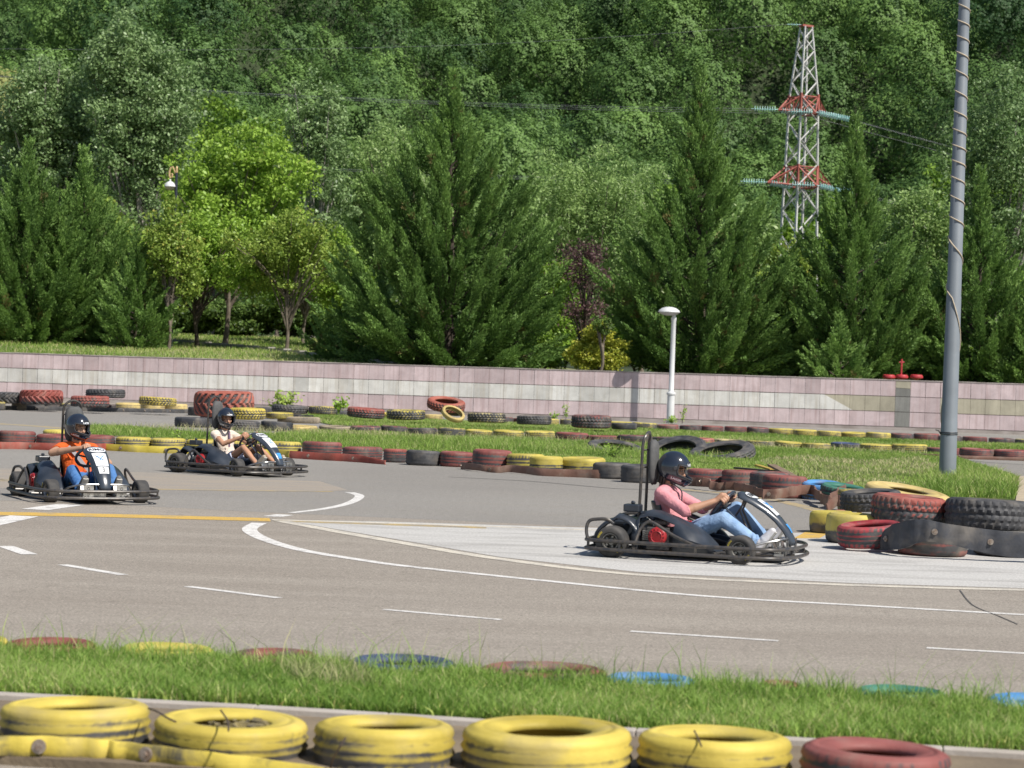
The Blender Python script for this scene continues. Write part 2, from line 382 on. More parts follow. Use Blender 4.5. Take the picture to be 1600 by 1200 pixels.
m_dry = leaf_mat("seedhead_stalks", (.24, .30, .10), (.50, .48, .24), .35, .7, (.62, .55, .33))
m_gbase = M("turf_soil", (.08, .11, .03), .95, var=(.20, .18, .09), scale=1.4, bump=.6, bscale=20)
def world_poly(pts, z=0.0): return [G(x, y, z) for x, y in pts]
near = world_poly([(-80, 1019), (400, 1039), (800, 1062), (1200, 1085), (1700, 1118), (1700, 1184), (1200, 1152), (800, 1129), (400, 1104), (-80, 1080)], .05)
sheet("verge_ground", near, .05, m_gbase)
grass("grass_verge", near, 110000, .070, .006, .05, m_gr, "bright green grass verge between the asphalt track and the pale kerb", clump=.5, straw=.16, sunk=True)
grass("low_weeds", near, 9000, .05, .016, .05, m_ylw, "small pale broad leaved weeds sprinkled through the near verge grass", hv=.5, clump=.3, straw=.3, seed=31, sunk=True)
tip = world_poly([(-80, 1018), (400, 1038), (800, 1061), (1200, 1084), (1700, 1117), (1700, 1140), (1200, 1106), (800, 1083), (400, 1060), (-80, 1040)], .05)
grass("tall_grass_stems", tip, 7000, .115, .0045, .05, m_gr, "taller loose grass stems rising along the track side of the near verge", hv=.6, clump=.4, straw=.12, seed=5, sunk=True)
grass("tall_grass_stems", tip, 350, .21, .005, .05, m_gr, "few tallest grass blades sticking up along the verge edge", hv=.5, clump=.4, straw=.2, seed=15)
dryp = world_poly([(420, 1060), (570, 1066), (590, 1106), (460, 1100)])
grass("dry_grass_tuft", dryp, 900, .10, .006, .05, m_dry, "dry straw coloured tuft in the near verge above the third yellow tyre", seed=3)
isl = world_poly([(128, 668), (190, 667), (275, 676), (345, 680), (430, 680), (482, 673), (600, 673), (700, 680), (850, 684), (1000, 691), (1150, 694), (1300, 701), (1450, 707), (1482, 712), (1530, 728), (1592, 748), (1586, 782), (1400, 776), (1300, 765), (1200, 745), (1060, 741), (900, 727), (800, 716), (640, 707), (470, 698), (300, 688), (128, 680)])
sheet("island_ground", isl, .02, m_gbase)
grass("grass_island", isl, 230000, .055, .012, .02, m_gr2, "grass island between the two middle rows of painted tyres", clump=2.2, straw=.10, seed=2)
fr = world_poly([(128, 669), (300, 680), (470, 686), (700, 690), (1000, 705), (1190, 712), (1190, 720), (900, 716), (640, 703), (470, 694), (300, 686), (128, 679)])
grass("seeding_grass", fr, 15000, .13, .012, .02, m_gr2, "taller bright grass right behind the front row of painted tyres", clump=1, straw=.12, seed=6)
fr = world_poly([(170, 668), (500, 676), (700, 683), (900, 688), (1000, 694), (1180, 698), (1450, 709), (1450, 713), (1180, 703), (1000, 699), (900, 693), (700, 688), (500, 682), (170, 672)])
grass("seeding_grass", fr, 3500, .13, .010, .02, m_dry, "pale seeding grass stalks in front of the second tyre row", clump=1, straw=.4, seed=6)
fr = world_poly([(1485, 728), (1560, 745), (1590, 760), (1586, 782), (1480, 778), (1440, 765)])
grass("seeding_grass", fr, 9000, .16, .012, .02, m_gr2, "tall bright grass around the foot of the grey pole", clump=1, straw=.15, seed=9)
fr = world_poly([(1185, 722), (1260, 716), (1350, 724), (1440, 718), (1475, 738), (1400, 752), (1420, 768), (1330, 764), (1270, 752), (1215, 746)])
grass("dry_grass", fr, 6000, .08, .018, .02, m_dry, "sun dried pale grass on the island left of the grey pole", clump=2, straw=.5, seed=9)
st2 = world_poly([(478, 645), (600, 655), (700, 659), (850, 666), (1000, 672), (1200, 681), (1400, 690), (1700, 699), (1700, 706), (1450, 702), (1300, 696), (1150, 690), (1000, 684), (850, 678), (700, 672), (600, 668), (520, 665), (470, 655)])
sheet("strip_ground", st2, .02, m_gbase)
grass("grass_strip", st2, 90000, .075, .016, .02, m_gr2, "narrow green grass strip between the wall side tyres and the second tyre row", clump=2, straw=.16, seed=8)
park = [(-40, 85.75), (4, 85.75), (1, 112), (-40, 122)]
grass("park_grass", park, 90000, .12, .03, 0, m_gr2, "sloping park lawn behind the left half of the wall", zf=terr, clump=4, straw=.3, seed=4)
# pale kerb of the near verge
m_kerb = M("kerb_concrete", (.42, .38, .34), .9, var=(.36, .32, .28), scale=5, bump=.3)
kp = [G(x, y, .07) for x, y in ((-80, 1077), (400, 1101), (800, 1126), (1200, 1149), (1700, 1179))]
kp = smooth_path(kp, 2); mb = MB()
for i, (a, b_) in enumerate(zip(kp[:-1], kp[1:])):
    d = (b_-a); n_ = d.normalized(); R = Matrix(((n_.x, -n_.y, 0), (n_.y, n_.x, 0), (0, 0, 1))); c = (a+b_)/2; c.z = .02
    mb.box(c, (d.length-.004, .085, .09), R)
o = mb.build("verge_kerb", m_kerb, bevel=.006); tag(o, kind='structure')
px_sheet("soil_strip", [(-80, 1079), (400, 1103), (800, 1128), (1200, 1151), (1700, 1182), (1700, 1290), (-80, 1175)], .038, m_soil)
# tan kerb of the track at the right edge
px_sheet("tan_path", [(1592, 744), (1640, 742), (1640, 790), (1586, 790)], .03, M("tan_paving", (.45, .37, .27), .9, var=(.33, .27, .19), scale=4))
# ------------------------------------------------------------------ wall
def tile_mat(name, c, stain, sc=1.0):
    mt = bpy.data.materials.new(name); mt.use_nodes = True; n = mt.node_tree; b = n.nodes['Principled BSDF']
    tc = n.nodes.new('ShaderNodeTexCoord').outputs['Object']
    mp = n.nodes.new('ShaderNodeMapping'); mp.inputs['Scale'].default_value = (9, 1, .55); n.links.new(tc, mp.inputs[0])
    st = ramp(n, noise_chain(n, mp.outputs[0], 1.0, 6, .2), .46, (0, 0, 0), .78, (.8, .8, .8))
    at = n.nodes.new('ShaderNodeAttribute'); at.attribute_name = 'tint'
    rgb = ramp(n, at.outputs['Fac'], 0, tuple(x*.80 for x in c), 1, tuple(min(x*1.12, .9) for x in c))
    base = mixc(n, 'MIX', st, rgb, stain)
    base = mixc(n, 'MULTIPLY', 1.0, base, ramp(n, noise_chain(n, tc, 2.2, 6, .5), .3, (.84, .84, .84), .7, (1.08, 1.08, 1.08)))
    base = mixc(n, 'MULTIPLY', 1.0, base, ramp(n, noise_chain(n, tc, 30, 3), .3, (.90, .90, .90), .7, (1.07, 1.07, 1.07)))
    n.links.new(base, b.inputs['Base Color']); b.inputs['Roughness'].default_value = .75
    return mt
m_pink = tile_mat("pink_tile", (.52, .425, .43), (.36, .25, .24))
m_white = tile_mat("white_tile", (.60, .595, .56), (.42, .38, .31))
m_beige = tile_mat("bare_tile", (.40, .37, .28), (.27, .25, .19))
m_dark = tile_mat("bare_concrete", (.19, .19, .175), (.12, .12, .11))
m_grout = M("grout", (.20, .165, .15), .95, var=(.10, .08, .07), scale=3)
YW = 84.5
def wtop(x): return 1.70+(x+20)/40*.16
def wall_clip(poly, side):
    """clip a polygon (x,z) by the slanted paint edge; side +1 right/upper part"""
    A = W(1286, 615, YW); B = W(1340, 645, YW)
    def f(p): return side*((B.x-A.x)*(p[1]-A.z)-(B.z-A.z)*(p[0]-A.x))
    out = []
    for i in range(len(poly)):
        p, q = poly[i], poly[(i+1) % len(poly)]; fp, fq = f(p), f(q)
        if fp >= 0: out.append(p)
        if fp*fq < 0: t = fp/(fp-fq); out.append((p[0]+(q[0]-p[0])*t, p[1]+(q[1]-p[1])*t))
    return out
wall = empty("retaining_wall", (0, YW, 0)); tag(wall, "long tiled retaining wall with pink and white bands behind the tyres", "wall")
x0, x1 = -45.0, 45.0; mb = MB()
for a, b_ in zip(np.linspace(x0, x1, 10)[:-1], np.linspace(x0, x1, 10)[1:]):
    V = [(a, .035, -.1), (b_, .035, -.1), (b_, .035, wtop(b_)-.01), (a, .035, wtop(a)-.01), (a, .6, -.1), (b_, .6, -.1), (b_, .6, wtop(b_)-.01), (a, .6, wtop(a)-.01)]
    mb.add(V, [(0, 1, 2, 3), (3, 2, 6, 7), (5, 4, 7, 6)])
mb.build("wall_core", m_grout, wall)
mb = MB()
for a, b_ in zip(np.linspace(x0, x1, 75)[:-1], np.linspace(x0, x1, 75)[1:]):
    za, zb = wtop(a), wtop(b_); j = random.uniform(-.004, .004)
    V = [(a+.004, -.02, za-.012+j), (b_-.004, -.02, zb-.012+j), (b_-.004, -.02, zb+.022+j), (a+.004, -.02, za+.022+j), (a+.004, .62, za-.012+j), (b_-.004, .62, zb-.012+j), (b_-.004, .62, zb+.022+j), (a+.004, .62, za+.022+j)]
    mb.add(V, [(0, 1, 2, 3), (3, 2, 6, 7), (5, 4, 7, 6), (0, 4, 5, 1), (1, 5, 6, 2), (0, 3, 7, 4)])
mb.build("coping", M("coping_stone", (.40, .36, .33), .9, var=(.24, .21, .19), scale=2), wall)
TV = []; TF = []; TM = []; TT = []
x = x0; ci = 0
while x < x1:
    w = .552+.001*0
    cxp = 800+F_PX*(x+w/2)/YW
    for r in range(3):
        z0b, z1b = [(1.155, 1.70), (.635, 1.145), (.125, .625)][r]
        k = lambda zz, xx: zz/1.70*wtop(xx)
        g_ = .0045+.007*(random.random() < .10)
        xa, xb = x+g_, x+w-g_
        poly = [(xa, k(z0b, xa)+.006), (xb, k(z0b, xb)+.006), (xb, k(z1b, xb)-g_-(.014 if r == 0 else 0)), (xa, k(z1b, xa)-g_-(.014 if r == 0 else 0))]
        mi = (0, 1, 0)[r]; parts = [(poly, mi)]
        if r == 1:
            if cxp > 1345: parts = [(poly, 2)]
            elif cxp > 1262:
                parts = [(wall_clip(poly, -1), 1), (wall_clip(poly, 1), 2)]
            if 1432 < cxp < 1470: parts = [(poly, 0)]
            if 1399 < cxp < 1432: parts = [(poly, 3)]
        elif 1399 < cxp < 1432:
            parts = [(poly, 3)] if r == 2 else [([poly[0], poly[1], (poly[1][0], poly[1][1]+.28), (poly[0][0], poly[0][1]+.30)], 3), ([(poly[0][0], poly[0][1]+.31), (poly[1][0], poly[1][1]+.29), poly[2], poly[3]], 2)]
        tt = min(max(random.gauss(.5, .22), 0), 1)
        if 1255 < cxp < 1275 and r == 0: tt = 0
        for pl, mm in parts:
            if len(pl) < 3: continue
            b = len(TV); k_ = len(pl); yo = .006 if mm == 3 else random.uniform(-.003, .002)
            TV += [(p[0], yo, p[1]) for p in pl]+[(p[0], .036, p[1]) for p in pl]
            TF.append(tuple(b+i for i in range(k_))); TM.append(mm); TT.append(tt)
            for i in range(k_): TF.append((b+(i+1) % k_, b+i, b+k_+i, b+k_+(i+1) % k_)); TM.append(mm); TT.append(tt)
    x += w
me = mesh_py(TV, TF); o = link("tile_cladding", me, [m_pink, m_white, m_beige, m_dark], wall)
me.polygons.foreach_set('material_index', TM); a = me.attributes.new('tint', 'FLOAT', 'FACE'); a.data.foreach_set('value', TT)
mb = MB(); mb.add([(x0, .004, -.05), (x1, .004, -.05), (x1, .004, .12), (x0, .004, .115)], [(0, 1, 2, 3)])
mb.build("plinth", M("plinth_concrete", (.36, .32, .30), .95, var=(.22, .19, .17), scale=1.5), wall)
# ------------------------------------------------------------------ tyres
def tyre_mat(name, paint, cover=.8, gw=.34, rub=(.035, .035, .037), grad=0.0, wear_scale=5.0, fade=None):
    """rubber under worn paint; `grad`>0 leaves the lower part unpainted, <0 the upper"""
    mt = bpy.data.materials.new(name); mt.use_nodes = True; n = mt.node_tree; b = n.nodes['Principled BSDF']
    tc = n.nodes.new('ShaderNodeTexCoord').outputs['Object']
    oi = n.nodes.new('ShaderNodeObjectInfo'); sm = n.nodes.new('ShaderNodeVectorMath'); sm.operation = 'MULTIPLY_ADD'
    cb = n.nodes.new('ShaderNodeCombineXYZ')
    for i in range(3): n.links.new(oi.outputs['Random'], cb.inputs[i])
    n.links.new(cb.outputs[0], sm.inputs[0]); sm.inputs[1].default_value = (17, 23, 11); n.links.new(tc, sm.inputs[2]); p = sm.outputs[0]
    gro = n.nodes.new('ShaderNodeAttribute'); gro.attribute_name = 'groove'
    def mth(op, a, b_):
        q = n.nodes.new('ShaderNodeMath'); q.operation = op
        for i, v in enumerate((a, b_)):
            if isinstance(v, (int, float)): q.inputs[i].default_value = v
            else: n.links.new(v, q.inputs[i])
        return q.outputs[0]
    a = noise_chain(n, p, wear_scale, 8, .5, .68)
    mp = n.nodes.new('ShaderNodeMapping'); mp.inputs['Scale'].default_value = (1.5, 1.5, 14); n.links.new(p, mp.inputs[0])
    a = mth('ADD', mth('MULTIPLY', a, .7), mth('MULTIPLY', noise_chain(n, mp.outputs[0], 1.2, 5, .3), .3))
    a = mth('ADD', a, cover-.5)
    a = mth('SUBTRACT', a, mth('MULTIPLY', gro.outputs['Fac'], gw))
    if grad != 0:
        sx = n.nodes.new('ShaderNodeSeparateXYZ'); n.links.new(tc, sx.inputs[0]); a = mth('ADD', a, mth('MULTIPLY', sx.outputs[2], grad))
    f = ramp(n, a, .46, (0, 0, 0), .60, (1, 1, 1))
    fd = fade or tuple(min(c*1.35+.03, 1) for c in paint)
    pc = ramp(n, noise_chain(n, p, 2.5, 5), .3, tuple(c*.72 for c in paint), .72, fd)
    rc = ramp(n, noise_chain(n, p, 6, 5), .3, rub, .75, tuple(c*2.3+.015 for c in rub))
    base = mixc(n, 'MIX', f, rc, pc)
    du = n.nodes.new('ShaderNodeRGB'); du.outputs[0].default_value = (.28, .24, .19, 1)
    base = mixc(n, 'MIX', ramp(n, noise_chain(n, p, 3.3, 7, .4), .50, (0, 0, 0), .80, (.6, .6, .6)), base, du.outputs[0])
    n.links.new(base, b.inputs['Base Color']); b.inputs['Roughness'].default_value = .62; b.inputs['Specular IOR Level'].default_value = .35
    bp = n.nodes.new('ShaderNodeBump'); bp.inputs['Strength'].default_value = .35; bp.inputs['Distance'].default_value = .008
    n.links.new(noise_chain(n, p, 22, 5), bp.inputs['Height']); n.links.new(bp.outputs[0], b.inputs['Normal'])
    return mt
RED = (.19, .05, .042); YEL = (.44, .36, .065); YELB = (.48, .375, .06)
TM_ = {
 'red': tyre_mat("red_painted_rubber", RED, .70), 'redk': tyre_mat("worn_red_rubber", RED, .54),
 'redh': tyre_mat("half_red_rubber", (.26, .06, .045), .42, grad=1.6), 'yel': tyre_mat("yellow_painted_rubber", YEL, .70),
 'yelk': tyre_mat("worn_yellow_rubber", YEL, .54), 'yelh': tyre_mat("half_yellow_rubber", YEL, .12, grad=4.2), 'yelb': tyre_mat("bright_yellow_rubber", YELB, .455, gw=.16, grad=1.8, wear_scale=3.4),
 'yelf': tyre_mat("fresh_yellow_rubber", YELB, .70), 'blk': tyre_mat("bare_rubber", (.09, .08, .075), .5), 'blky': tyre_mat("lower_yellow_rubber", YEL, .42, grad=-4.0),
 'blkf': tyre_mat("dark_rubber", (.05, .05, .055), .5, rub=(.022, .023, .027)),
 'blu': tyre_mat("blue_painted_rubber", (.05, .19, .42), .68), 'grn': tyre_mat("green_painted_rubber", (.03, .15, .105), .66), 'navy': tyre_mat("dark_blue_rubber", (.03, .05, .13), .6),
 'mud': tyre_mat("mud_covered_rubber", (.27, .22, .15), .75), 'ochre': tyre_mat("dirty_yellow_rubber", (.50, .38, .14), .8), 'orange': tyre_mat("orange_red_rubber", (.32, .085, .055), .72),
 'pink': tyre_mat("faded_red_rubber", (.38, .13, .10), .8), 'crim': tyre_mat("crimson_rubber", (.30, .028, .035), .62, wear_scale=7),
 'sand': tyre_mat("sandy_rubber", (.42, .35, .16), .56)}
CNAME = {'red': 'red', 'redk': 'worn red', 'redh': 'half red', 'yel': 'yellow', 'yelk': 'worn yellow', 'yelh': 'yellow topped', 'yelb': 'bright yellow', 'yelf': 'bright yellow', 'blk': 'bare black', 'blky': 'black and yellow',
         'blkf': 'bare black', 'blu': 'blue', 'grn': 'green', 'navy': 'dark blue', 'mud': 'muddy brown', 'ochre': 'dirty yellow', 'orange': 'orange red', 'pink': 'faded red', 'crim': 'crimson', 'sand': 'sandy yellow'}
_tc = {}
def tyre_mesh(kind, R, Wd, hole, squash):
    """torus-like casing with hollow inside and tread; flat on the ground, axis z, base at z=0"""
    h = Wd/2
    seg = {'car': 72, 'truck': 132, 'tractor': 288, 'slick': 56, 'smooth': 64}[kind]
    rb = R*hole; sh = .90 if kind != 'tractor' else .93
    zt = {'car': 9, 'truck': 11, 'tractor': 13, 'slick': 5, 'smooth': 7}[kind]
    prof = [(rb, -h*.62, 0), (rb+.01, -h*.86, 0), ((rb+R)/2*.97, -h*1.0, 0), ((rb+R)/2*1.03, -h*.97, 0), ((rb+R)/2*1.04, -h*1.01, 0), (R*.86, -h*1.0, 0), (R*.87, -h*.965, 0), (R*.93, -h*.90, 0)]
    tz = np.linspace(-.80, .80, zt)
    tr = [(R*(1-.035*abs(t/.8)**3), h*t, 1) for t in tz]
    top = [(r, -z, 0) for r, z, _ in prof[::-1]]
    inner = [(rb+.012, h*.55, 2), (R*.80, h*.80, 2), (R*.93, h*.6, 2), (R*.945, 0, 2), (R*.93, -h*.6, 2), (R*.80, -h*.80, 2), (rb+.012, -h*.55, 2)]
    full = prof+tr+top+inner; K = len(full); V = np.zeros((seg, K, 3)); Gv = np.zeros((seg, K))
    rs = random.Random(int(R*1000)+len(_tc))
    for k in range(seg):
        a = 2*PI*k/seg; wob = 1+squash*(math.sin(a*2+1)+.5*math.sin(a*3+2))
        for i, (r, z, t) in enumerate(full):
            g_ = 0.0
            if t == 1:
                q = i-len(prof)
                if kind == 'car': g_ = 1.0 if q in (2, 4, 6) else (.5 if (k % 2 == 0 and q in (0, 1, 7, 8)) else 0)
                elif kind == 'truck':
                    ph = (k+(2 if q > 5 else 0)+abs(q-5)//2) % 4
                    g_ = 1.0 if (ph < 1 or q == 5) else (.35 if ph == 1 else 0.0)
                    if q in (2, 8): g_ = max(g_, .7)
                elif kind == 'tractor':
                    ph = (k/288*22-abs(q-6)*.17+(.5 if q > 6 else 0)) % 1.0
                    g_ = min(1, max(0, (abs(ph-.5)-.20)/.07))
                elif kind == 'smooth': g_ = .6 if q in (2, 4) else 0
                dp = {'car': .012, 'truck': .016, 'tractor': .045, 'smooth': .006, 'slick': 0}[kind]
                r = r-g_*dp*(R/.4 if kind == 'truck' else 1)
            V[k, i] = (r*wob*math.cos(a), r/wob*math.sin(a), h+z); Gv[k, i] = g_
    Fc = [(k*K+i, ((k+1) % seg)*K+i, ((k+1) % seg)*K+(i+1) % K, k*K+(i+1) % K) for k in range(seg) for i in range(K)]
    me = mesh_py(V.reshape(-1, 3), Fc)
    at = me.attributes.new('groove', 'FLOAT', 'POINT'); at.data.foreach_set('value', Gv.reshape(-1).astype(np.float32))
    me.polygons.foreach_set('use_smooth', [True]*len(me.polygons))
    if kind in ('truck', 'tractor'): 
        o = bpy.data.objects.new('t', me); auto_smooth(o, 32); bpy.data.objects.remove(o)
    return me
def tyre(R, Wd, loc, colr, kind='car', rot=(0, 0, 0), hole=.58, squash=None, scale=(1, 1, 1)):
    if squash is None: squash = random.choice([.0, .012, .025])
    key = (kind, round(R, 2), round(Wd, 2), round(hole, 2), squash, colr)
    if key not in _tc:
        me = tyre_mesh(kind, round(R, 2), round(Wd, 2), hole, squash); me.materials.append(TM_[colr]); _tc[key] = me
    o = bpy.data.objects.new("tyre", _tc[key]); COL.objects.link(o)
    o.location = loc; o.rotation_euler = (rot[0], rot[1], rot[2] if rot[2] else random.uniform(0, 6.28)); o.scale = scale
    return o
CATN = 0
def row(entries, where, group, base=0.0, lab=None):
    """entries: (x_left, x_right, y_top, y_bottom, colour[, kind[, opts]]) in photo pixels, lying on the plane z=base"""
    cnt = {}; n_all = {}
    for e in entries: n_all[e[4]] = n_all.get(e[4], 0)+1
    out = []
    for e in entries:
        xl, xr, yt, yb, c = e[:5]; kind = e[5] if len(e) > 5 else 'car'; op = e[6] if len(e) > 6 else {}
        xc = (xl+xr)/2; z0 = op.get('z', base)
        p = G(xc, yb, z0) if 'D' not in op else W(xc, yb, op['D'])
        if 'D' in op: p.z = z0
        D = p.y; pxm = F_PX/D; R = (xr-xl)/2/pxm
        hpx = yb-yt
        Wd = hpx/pxm
        if z0+Wd < H_CAM: Wd = max((hpx-2*R*pxm*(H_CAM-z0)/D)/(pxm-2*R*pxm/D), .10)
        Wd = max(Wd*op.get('wf', 1.0), .12)
        R = op.get('R', R); Wd = op.get('W', Wd)
        loc = p+Vector((p.x, p.y, 0)).normalized()*R; loc.z = z0
        tl = op.get('tilt', (random.uniform(-.03, .03), random.uniform(-.03, .03))); 
        rz = op.get('rz', 0)
        t = tyre(R, Wd, loc, c, kind, (tl[0], tl[1], 0.0001), op.get('hole', .58), scale=op.get('s', (1, 1, 1)))
        if any(abs(v) > .06 for v in tl): t.rotation_mode = 'XYZ'
        cnt[c] = cnt.get(c, 0)+1
        k = cnt[c]; od = ORD[k-1] if n_all[c] > 1 else 'only'
        fs = op.get('label')
        tag(t, fs or f"{od} {CNAME[c]} tyre {'from the left ' if n_all[c] > 1 else ''}{where}", 'tyre', group)
        out.append(t)
    return out
# --- row along the wall and the far track edge (left part has a black rubber guard in front)
rowA1 = [(-30, 8, 627, 641, 'yelk'), (18, 41, 629, 641, 'mud'), (39, 69, 629, 641, 'blk'), (68, 96, 630, 641, 'redk'), (93, 116, 630, 642, 'yelk'), (114, 137, 630, 642, 'mud'), (138, 164, 631, 643, 'blk'), (163, 181, 632, 643, 'redk'),
         (180, 219, 629, 643, 'ochre'), (219, 258, 629, 643, 'ochre'), (257, 293, 631, 644, 'ochre'), (398, 437, 636, 651, 'blk'), (450, 481, 638, 651, 'mud')]
row(rowA1, "behind the far left black guard strip", "small tyres of the far left row")
rowA2 = [(480, 514, 640, 648, 'redk'), (514, 552, 641, 651, 'blk'), (553, 592, 642, 653, 'yel'), (592, 634, 645, 656, 'yel'), (632, 662, 646, 656, 'yel'), (661, 692, 647, 657, 'ochre'), (732, 771, 650, 661, 'red'), (770, 803, 651, 662, 'redk'), (802, 838, 653, 663, 'red'),
         (837, 874, 654, 665, 'yel'), (874, 902, 655, 666, 'yelk'), (900, 922, 657, 667, 'yel'), (917, 949, 658, 668, 'yel'), (947, 988, 658, 669, 'yel'), (987, 1028, 660, 671, 'yelk'), (1026, 1061, 663, 674, 'red'), (1061, 1096, 664, 675, 'redk'), (1095, 1131, 665, 676, 'red'),
         (1131, 1167, 666, 678, 'red'), (1166, 1201, 667, 679, 'redk'), (1199, 1240, 669, 680, 'yel'), (1238, 1277, 671, 682, 'yel'), (1276, 1314, 673, 684, 'yel'), (1313, 1353, 675, 685, 'yel'), (1352, 1392, 675, 687, 'yel'), (1391, 1427, 677, 688, 'redk'), (1427, 1467, 677, 689, 'red'),
         (1465, 1503, 681, 691, 'redk'), (1503, 1543, 682, 692, 'red'), (1544, 1585, 684, 694, 'redk'), (1585, 1622, 686, 696, 'yelk'), (1620, 1660, 687, 697, 'red')]
row(rowA2, "in the tiled wall foot row", "small tyres at the foot of the wall")
zt = .2
top = [(-24, 32, 614, 632, 'blk', 'tractor', {'D': 67.6, 'z': zt, 'label': "big black chevron tread tyre at the far left edge of the photo"}),
       (31, 98, 611, 635, 'redh', 'tractor', {'D': 67.4, 'z': zt, 'label': "big red and black chevron tyre, largest behind the black guard strip at left"}),
       (110, 171, 618, 637, 'redh', 'truck', {'D': 67.2, 'z': zt-.03, 'label': "red topped truck tyre above the hoop of the leftmost kart"}),
       (134, 195, 611, 626, 'blk', 'truck', {'D': 69.5, 'z': .42, 'label': "bare black truck tyre standing behind the red topped one at left"}),
       (217, 275, 616, 630, 'yelf', 'truck', {'D': 68, 'z': .28, 'label': "bright yellow truck tyre on the far left row, black blotches in its tread"}),
       (424, 481, 628, 641, 'blk', 'truck', {'D': 68, 'z': .2, 'label': "black truck tyre beside the leafy weed, right of the giant red tyre"}),
       (482, 525, 629, 642, 'yelk', 'truck', {'D': 68, 'z': .2, 'label': "black and yellow truck tyre, second right of the leafy weed by the wall"}),
       (542, 600, 628, 644, 'redh', 'truck', {'D': 66.5, 'z': .17, 'label': "red topped truck tyre on the yellow wall side tyres, left of the leaning pair", 'tilt': (.02, .05)}),
       (604, 664, 631, 647, 'yelk', 'truck', {'D': 65.5, 'z': .18, 'label': "black truck tyre with a yellow patch, just left of the leaning red tyre"}),
       (730, 790, 636, 652, 'sand', 'truck', {'D': 65, 'z': .18, 'label': "yellow blotched truck tyre just right of the leaning yellow ring"}),
       (807, 862, 639, 654, 'blk', 'truck', {'D': 65, 'z': .17, 'label': "black truck tyre resting on red tyres by the wall, mid photo"}),
       (892, 956, 638, 659, 'redk', 'truck', {'D': 64, 'z': .16, 'label': "tall black and dark red truck tyre against the wall left of the lamp post"}),
       (955, 996, 650, 661, 'blkf', 'car', {'D': 65, 'z': .13, 'label': "thin black tyre directly left of the slim lamp post by the wall"})]
row(top, "", "big tyres lying on the wall side rows")
# black rows of supports under the raised tyres (seen between them)
row([(330, 372, 633, 650, 'blk', 'car', {'D': 68.5}), (372, 404, 632, 648, 'blk', 'car', {'D': 69}), (293, 334, 631, 646, 'blk', 'car', {'D': 69})], "right under the giant red tyre", "supporting tyres by the giant red tyre")
# leaning red and standing yellow ring
def lean_tyre(R, Wd, loc, axis, c, kind, label, group, hole=.6):
    t = tyre(R, Wd, (0, 0, 0), c, kind, hole=hole, squash=.0)
    ax = Vector(axis).normalized(); q = ax.to_track_quat('Z', 'Y'); t.rotation_mode = 'QUATERNION'; t.rotation_quaternion = q
    t.location = Vector(loc)-ax*(Wd/2)
    tag(t, label, 'tyre', group); return t
p = W(697, 632, 66.5); lean_tyre(.56, .26, p, (.08, -.22, 1), 'orange', 'truck', "large red tyre leaning up behind the small yellow ring by the wall", "leaning tyres by the wall")
p = W(706, 640, 66.3); lean_tyre(.36, .2, p+Vector((0, .35, -.02)), (.1, -.2, 1), 'yelk', 'car', "worn yellow tyre lying inside the shade of the leaning red tyre", "leaning tyres by the wall")
p = W(708, 645, 64.6); lean_tyre(.34, .15, p+Vector((0, 0, -.03)), (.35, -.50, .85), 'ochre', 'smooth', "yellow tyre ring standing open towards the track, in front of the leaning red tyre", "leaning tyres by the wall", hole=.74)
# giant tractor tyre group
row([(272, 333, 651, 668, 'blkf', 'car', {'label': "flat black tyre under the left side of the giant red tractor tyre"}), (352, 407, 657, 673, 'blk', 'truck', {'label': "black tyre under the yellow blotched one, behind the middle driver"}),
     (406, 458, 658, 674, 'blkf', 'car', {'label': "black tyre right of the middle driver's helmet, in front of the mud heap"}), (430, 496, 663, 674, 'ochre', 'car', {'label': "dirty yellow tyre lying lowest of the heap behind the middle kart", 'W': .13}),
     (415, 458, 648, 658, 'yel', 'car', {'D': 60, 'z': .22, 'label': "yellow tyre lying between the yellow truck tyre and the mud heap"}), (433, 500, 652, 664, 'mud', 'car', {'D': 60, 'z': .1, 'label': "mud covered tyre on the heap where the wall side grass begins"}),
     (312, 352, 656, 671, 'blkf', 'car', {'D': 60, 'label': "black tyre under the middle of the giant red tyre"})],
    "", "tyres heaped around the giant red tyre")
row([(302, 397, 611, 651, 'orange', 'tractor', {'z': .25, 'label': "giant red tractor tyre with slanted lugs behind the middle kart", 'hole': .5, 'tilt': (.02, -.02)}),
     (357, 415, 641, 659, 'yelf', 'truck', {'z': .24, 'D': 56.9, 'label': "yellow blotched truck tyre right behind the middle driver's helmet"})], "", "tyres heaped around the giant red tyre")
# --- second row (behind the island)
rowB = [(498, 549, 665, 675, 'mud'), (547, 596, 665, 677, 'redk'), (594, 637, 665, 678, 'redk'), (637, 683, 668, 682, 'redk'), (683, 727, 668, 684, 'yelk'), (726, 770, 671, 683, 'yel'), (769, 819, 672, 685, 'yel'), (819, 867, 673, 686, 'yel'), (866, 919, 675, 690, 'red'), (917, 966, 680, 692, 'red'),
        (964, 1019, 679, 694, 'redk'), (1017, 1069, 682, 694, 'redk'), (1067, 1116, 684, 694, 'pink'), (1114, 1166, 686, 695, 'sand'), (1164, 1211, 688, 699, 'yelk'), (1209, 1254, 689, 702, 'yel'), (1252, 1298, 692, 704, 'yel'), (1297, 1344, 691, 703, 'navy'), (1343, 1393, 693, 706, 'yel'),
        (1392, 1449, 693, 708, 'yel'), (1447, 1483, 699, 710, 'redk'), (1482, 1500, 700, 711, 'red'), (1498, 1553, 700, 714, 'red'), (1551, 1608, 702, 716, 'red'), (1606, 1660, 704, 718, 'red')]
row(rowB, "in the row behind the island", "tyres of the row behind the island")
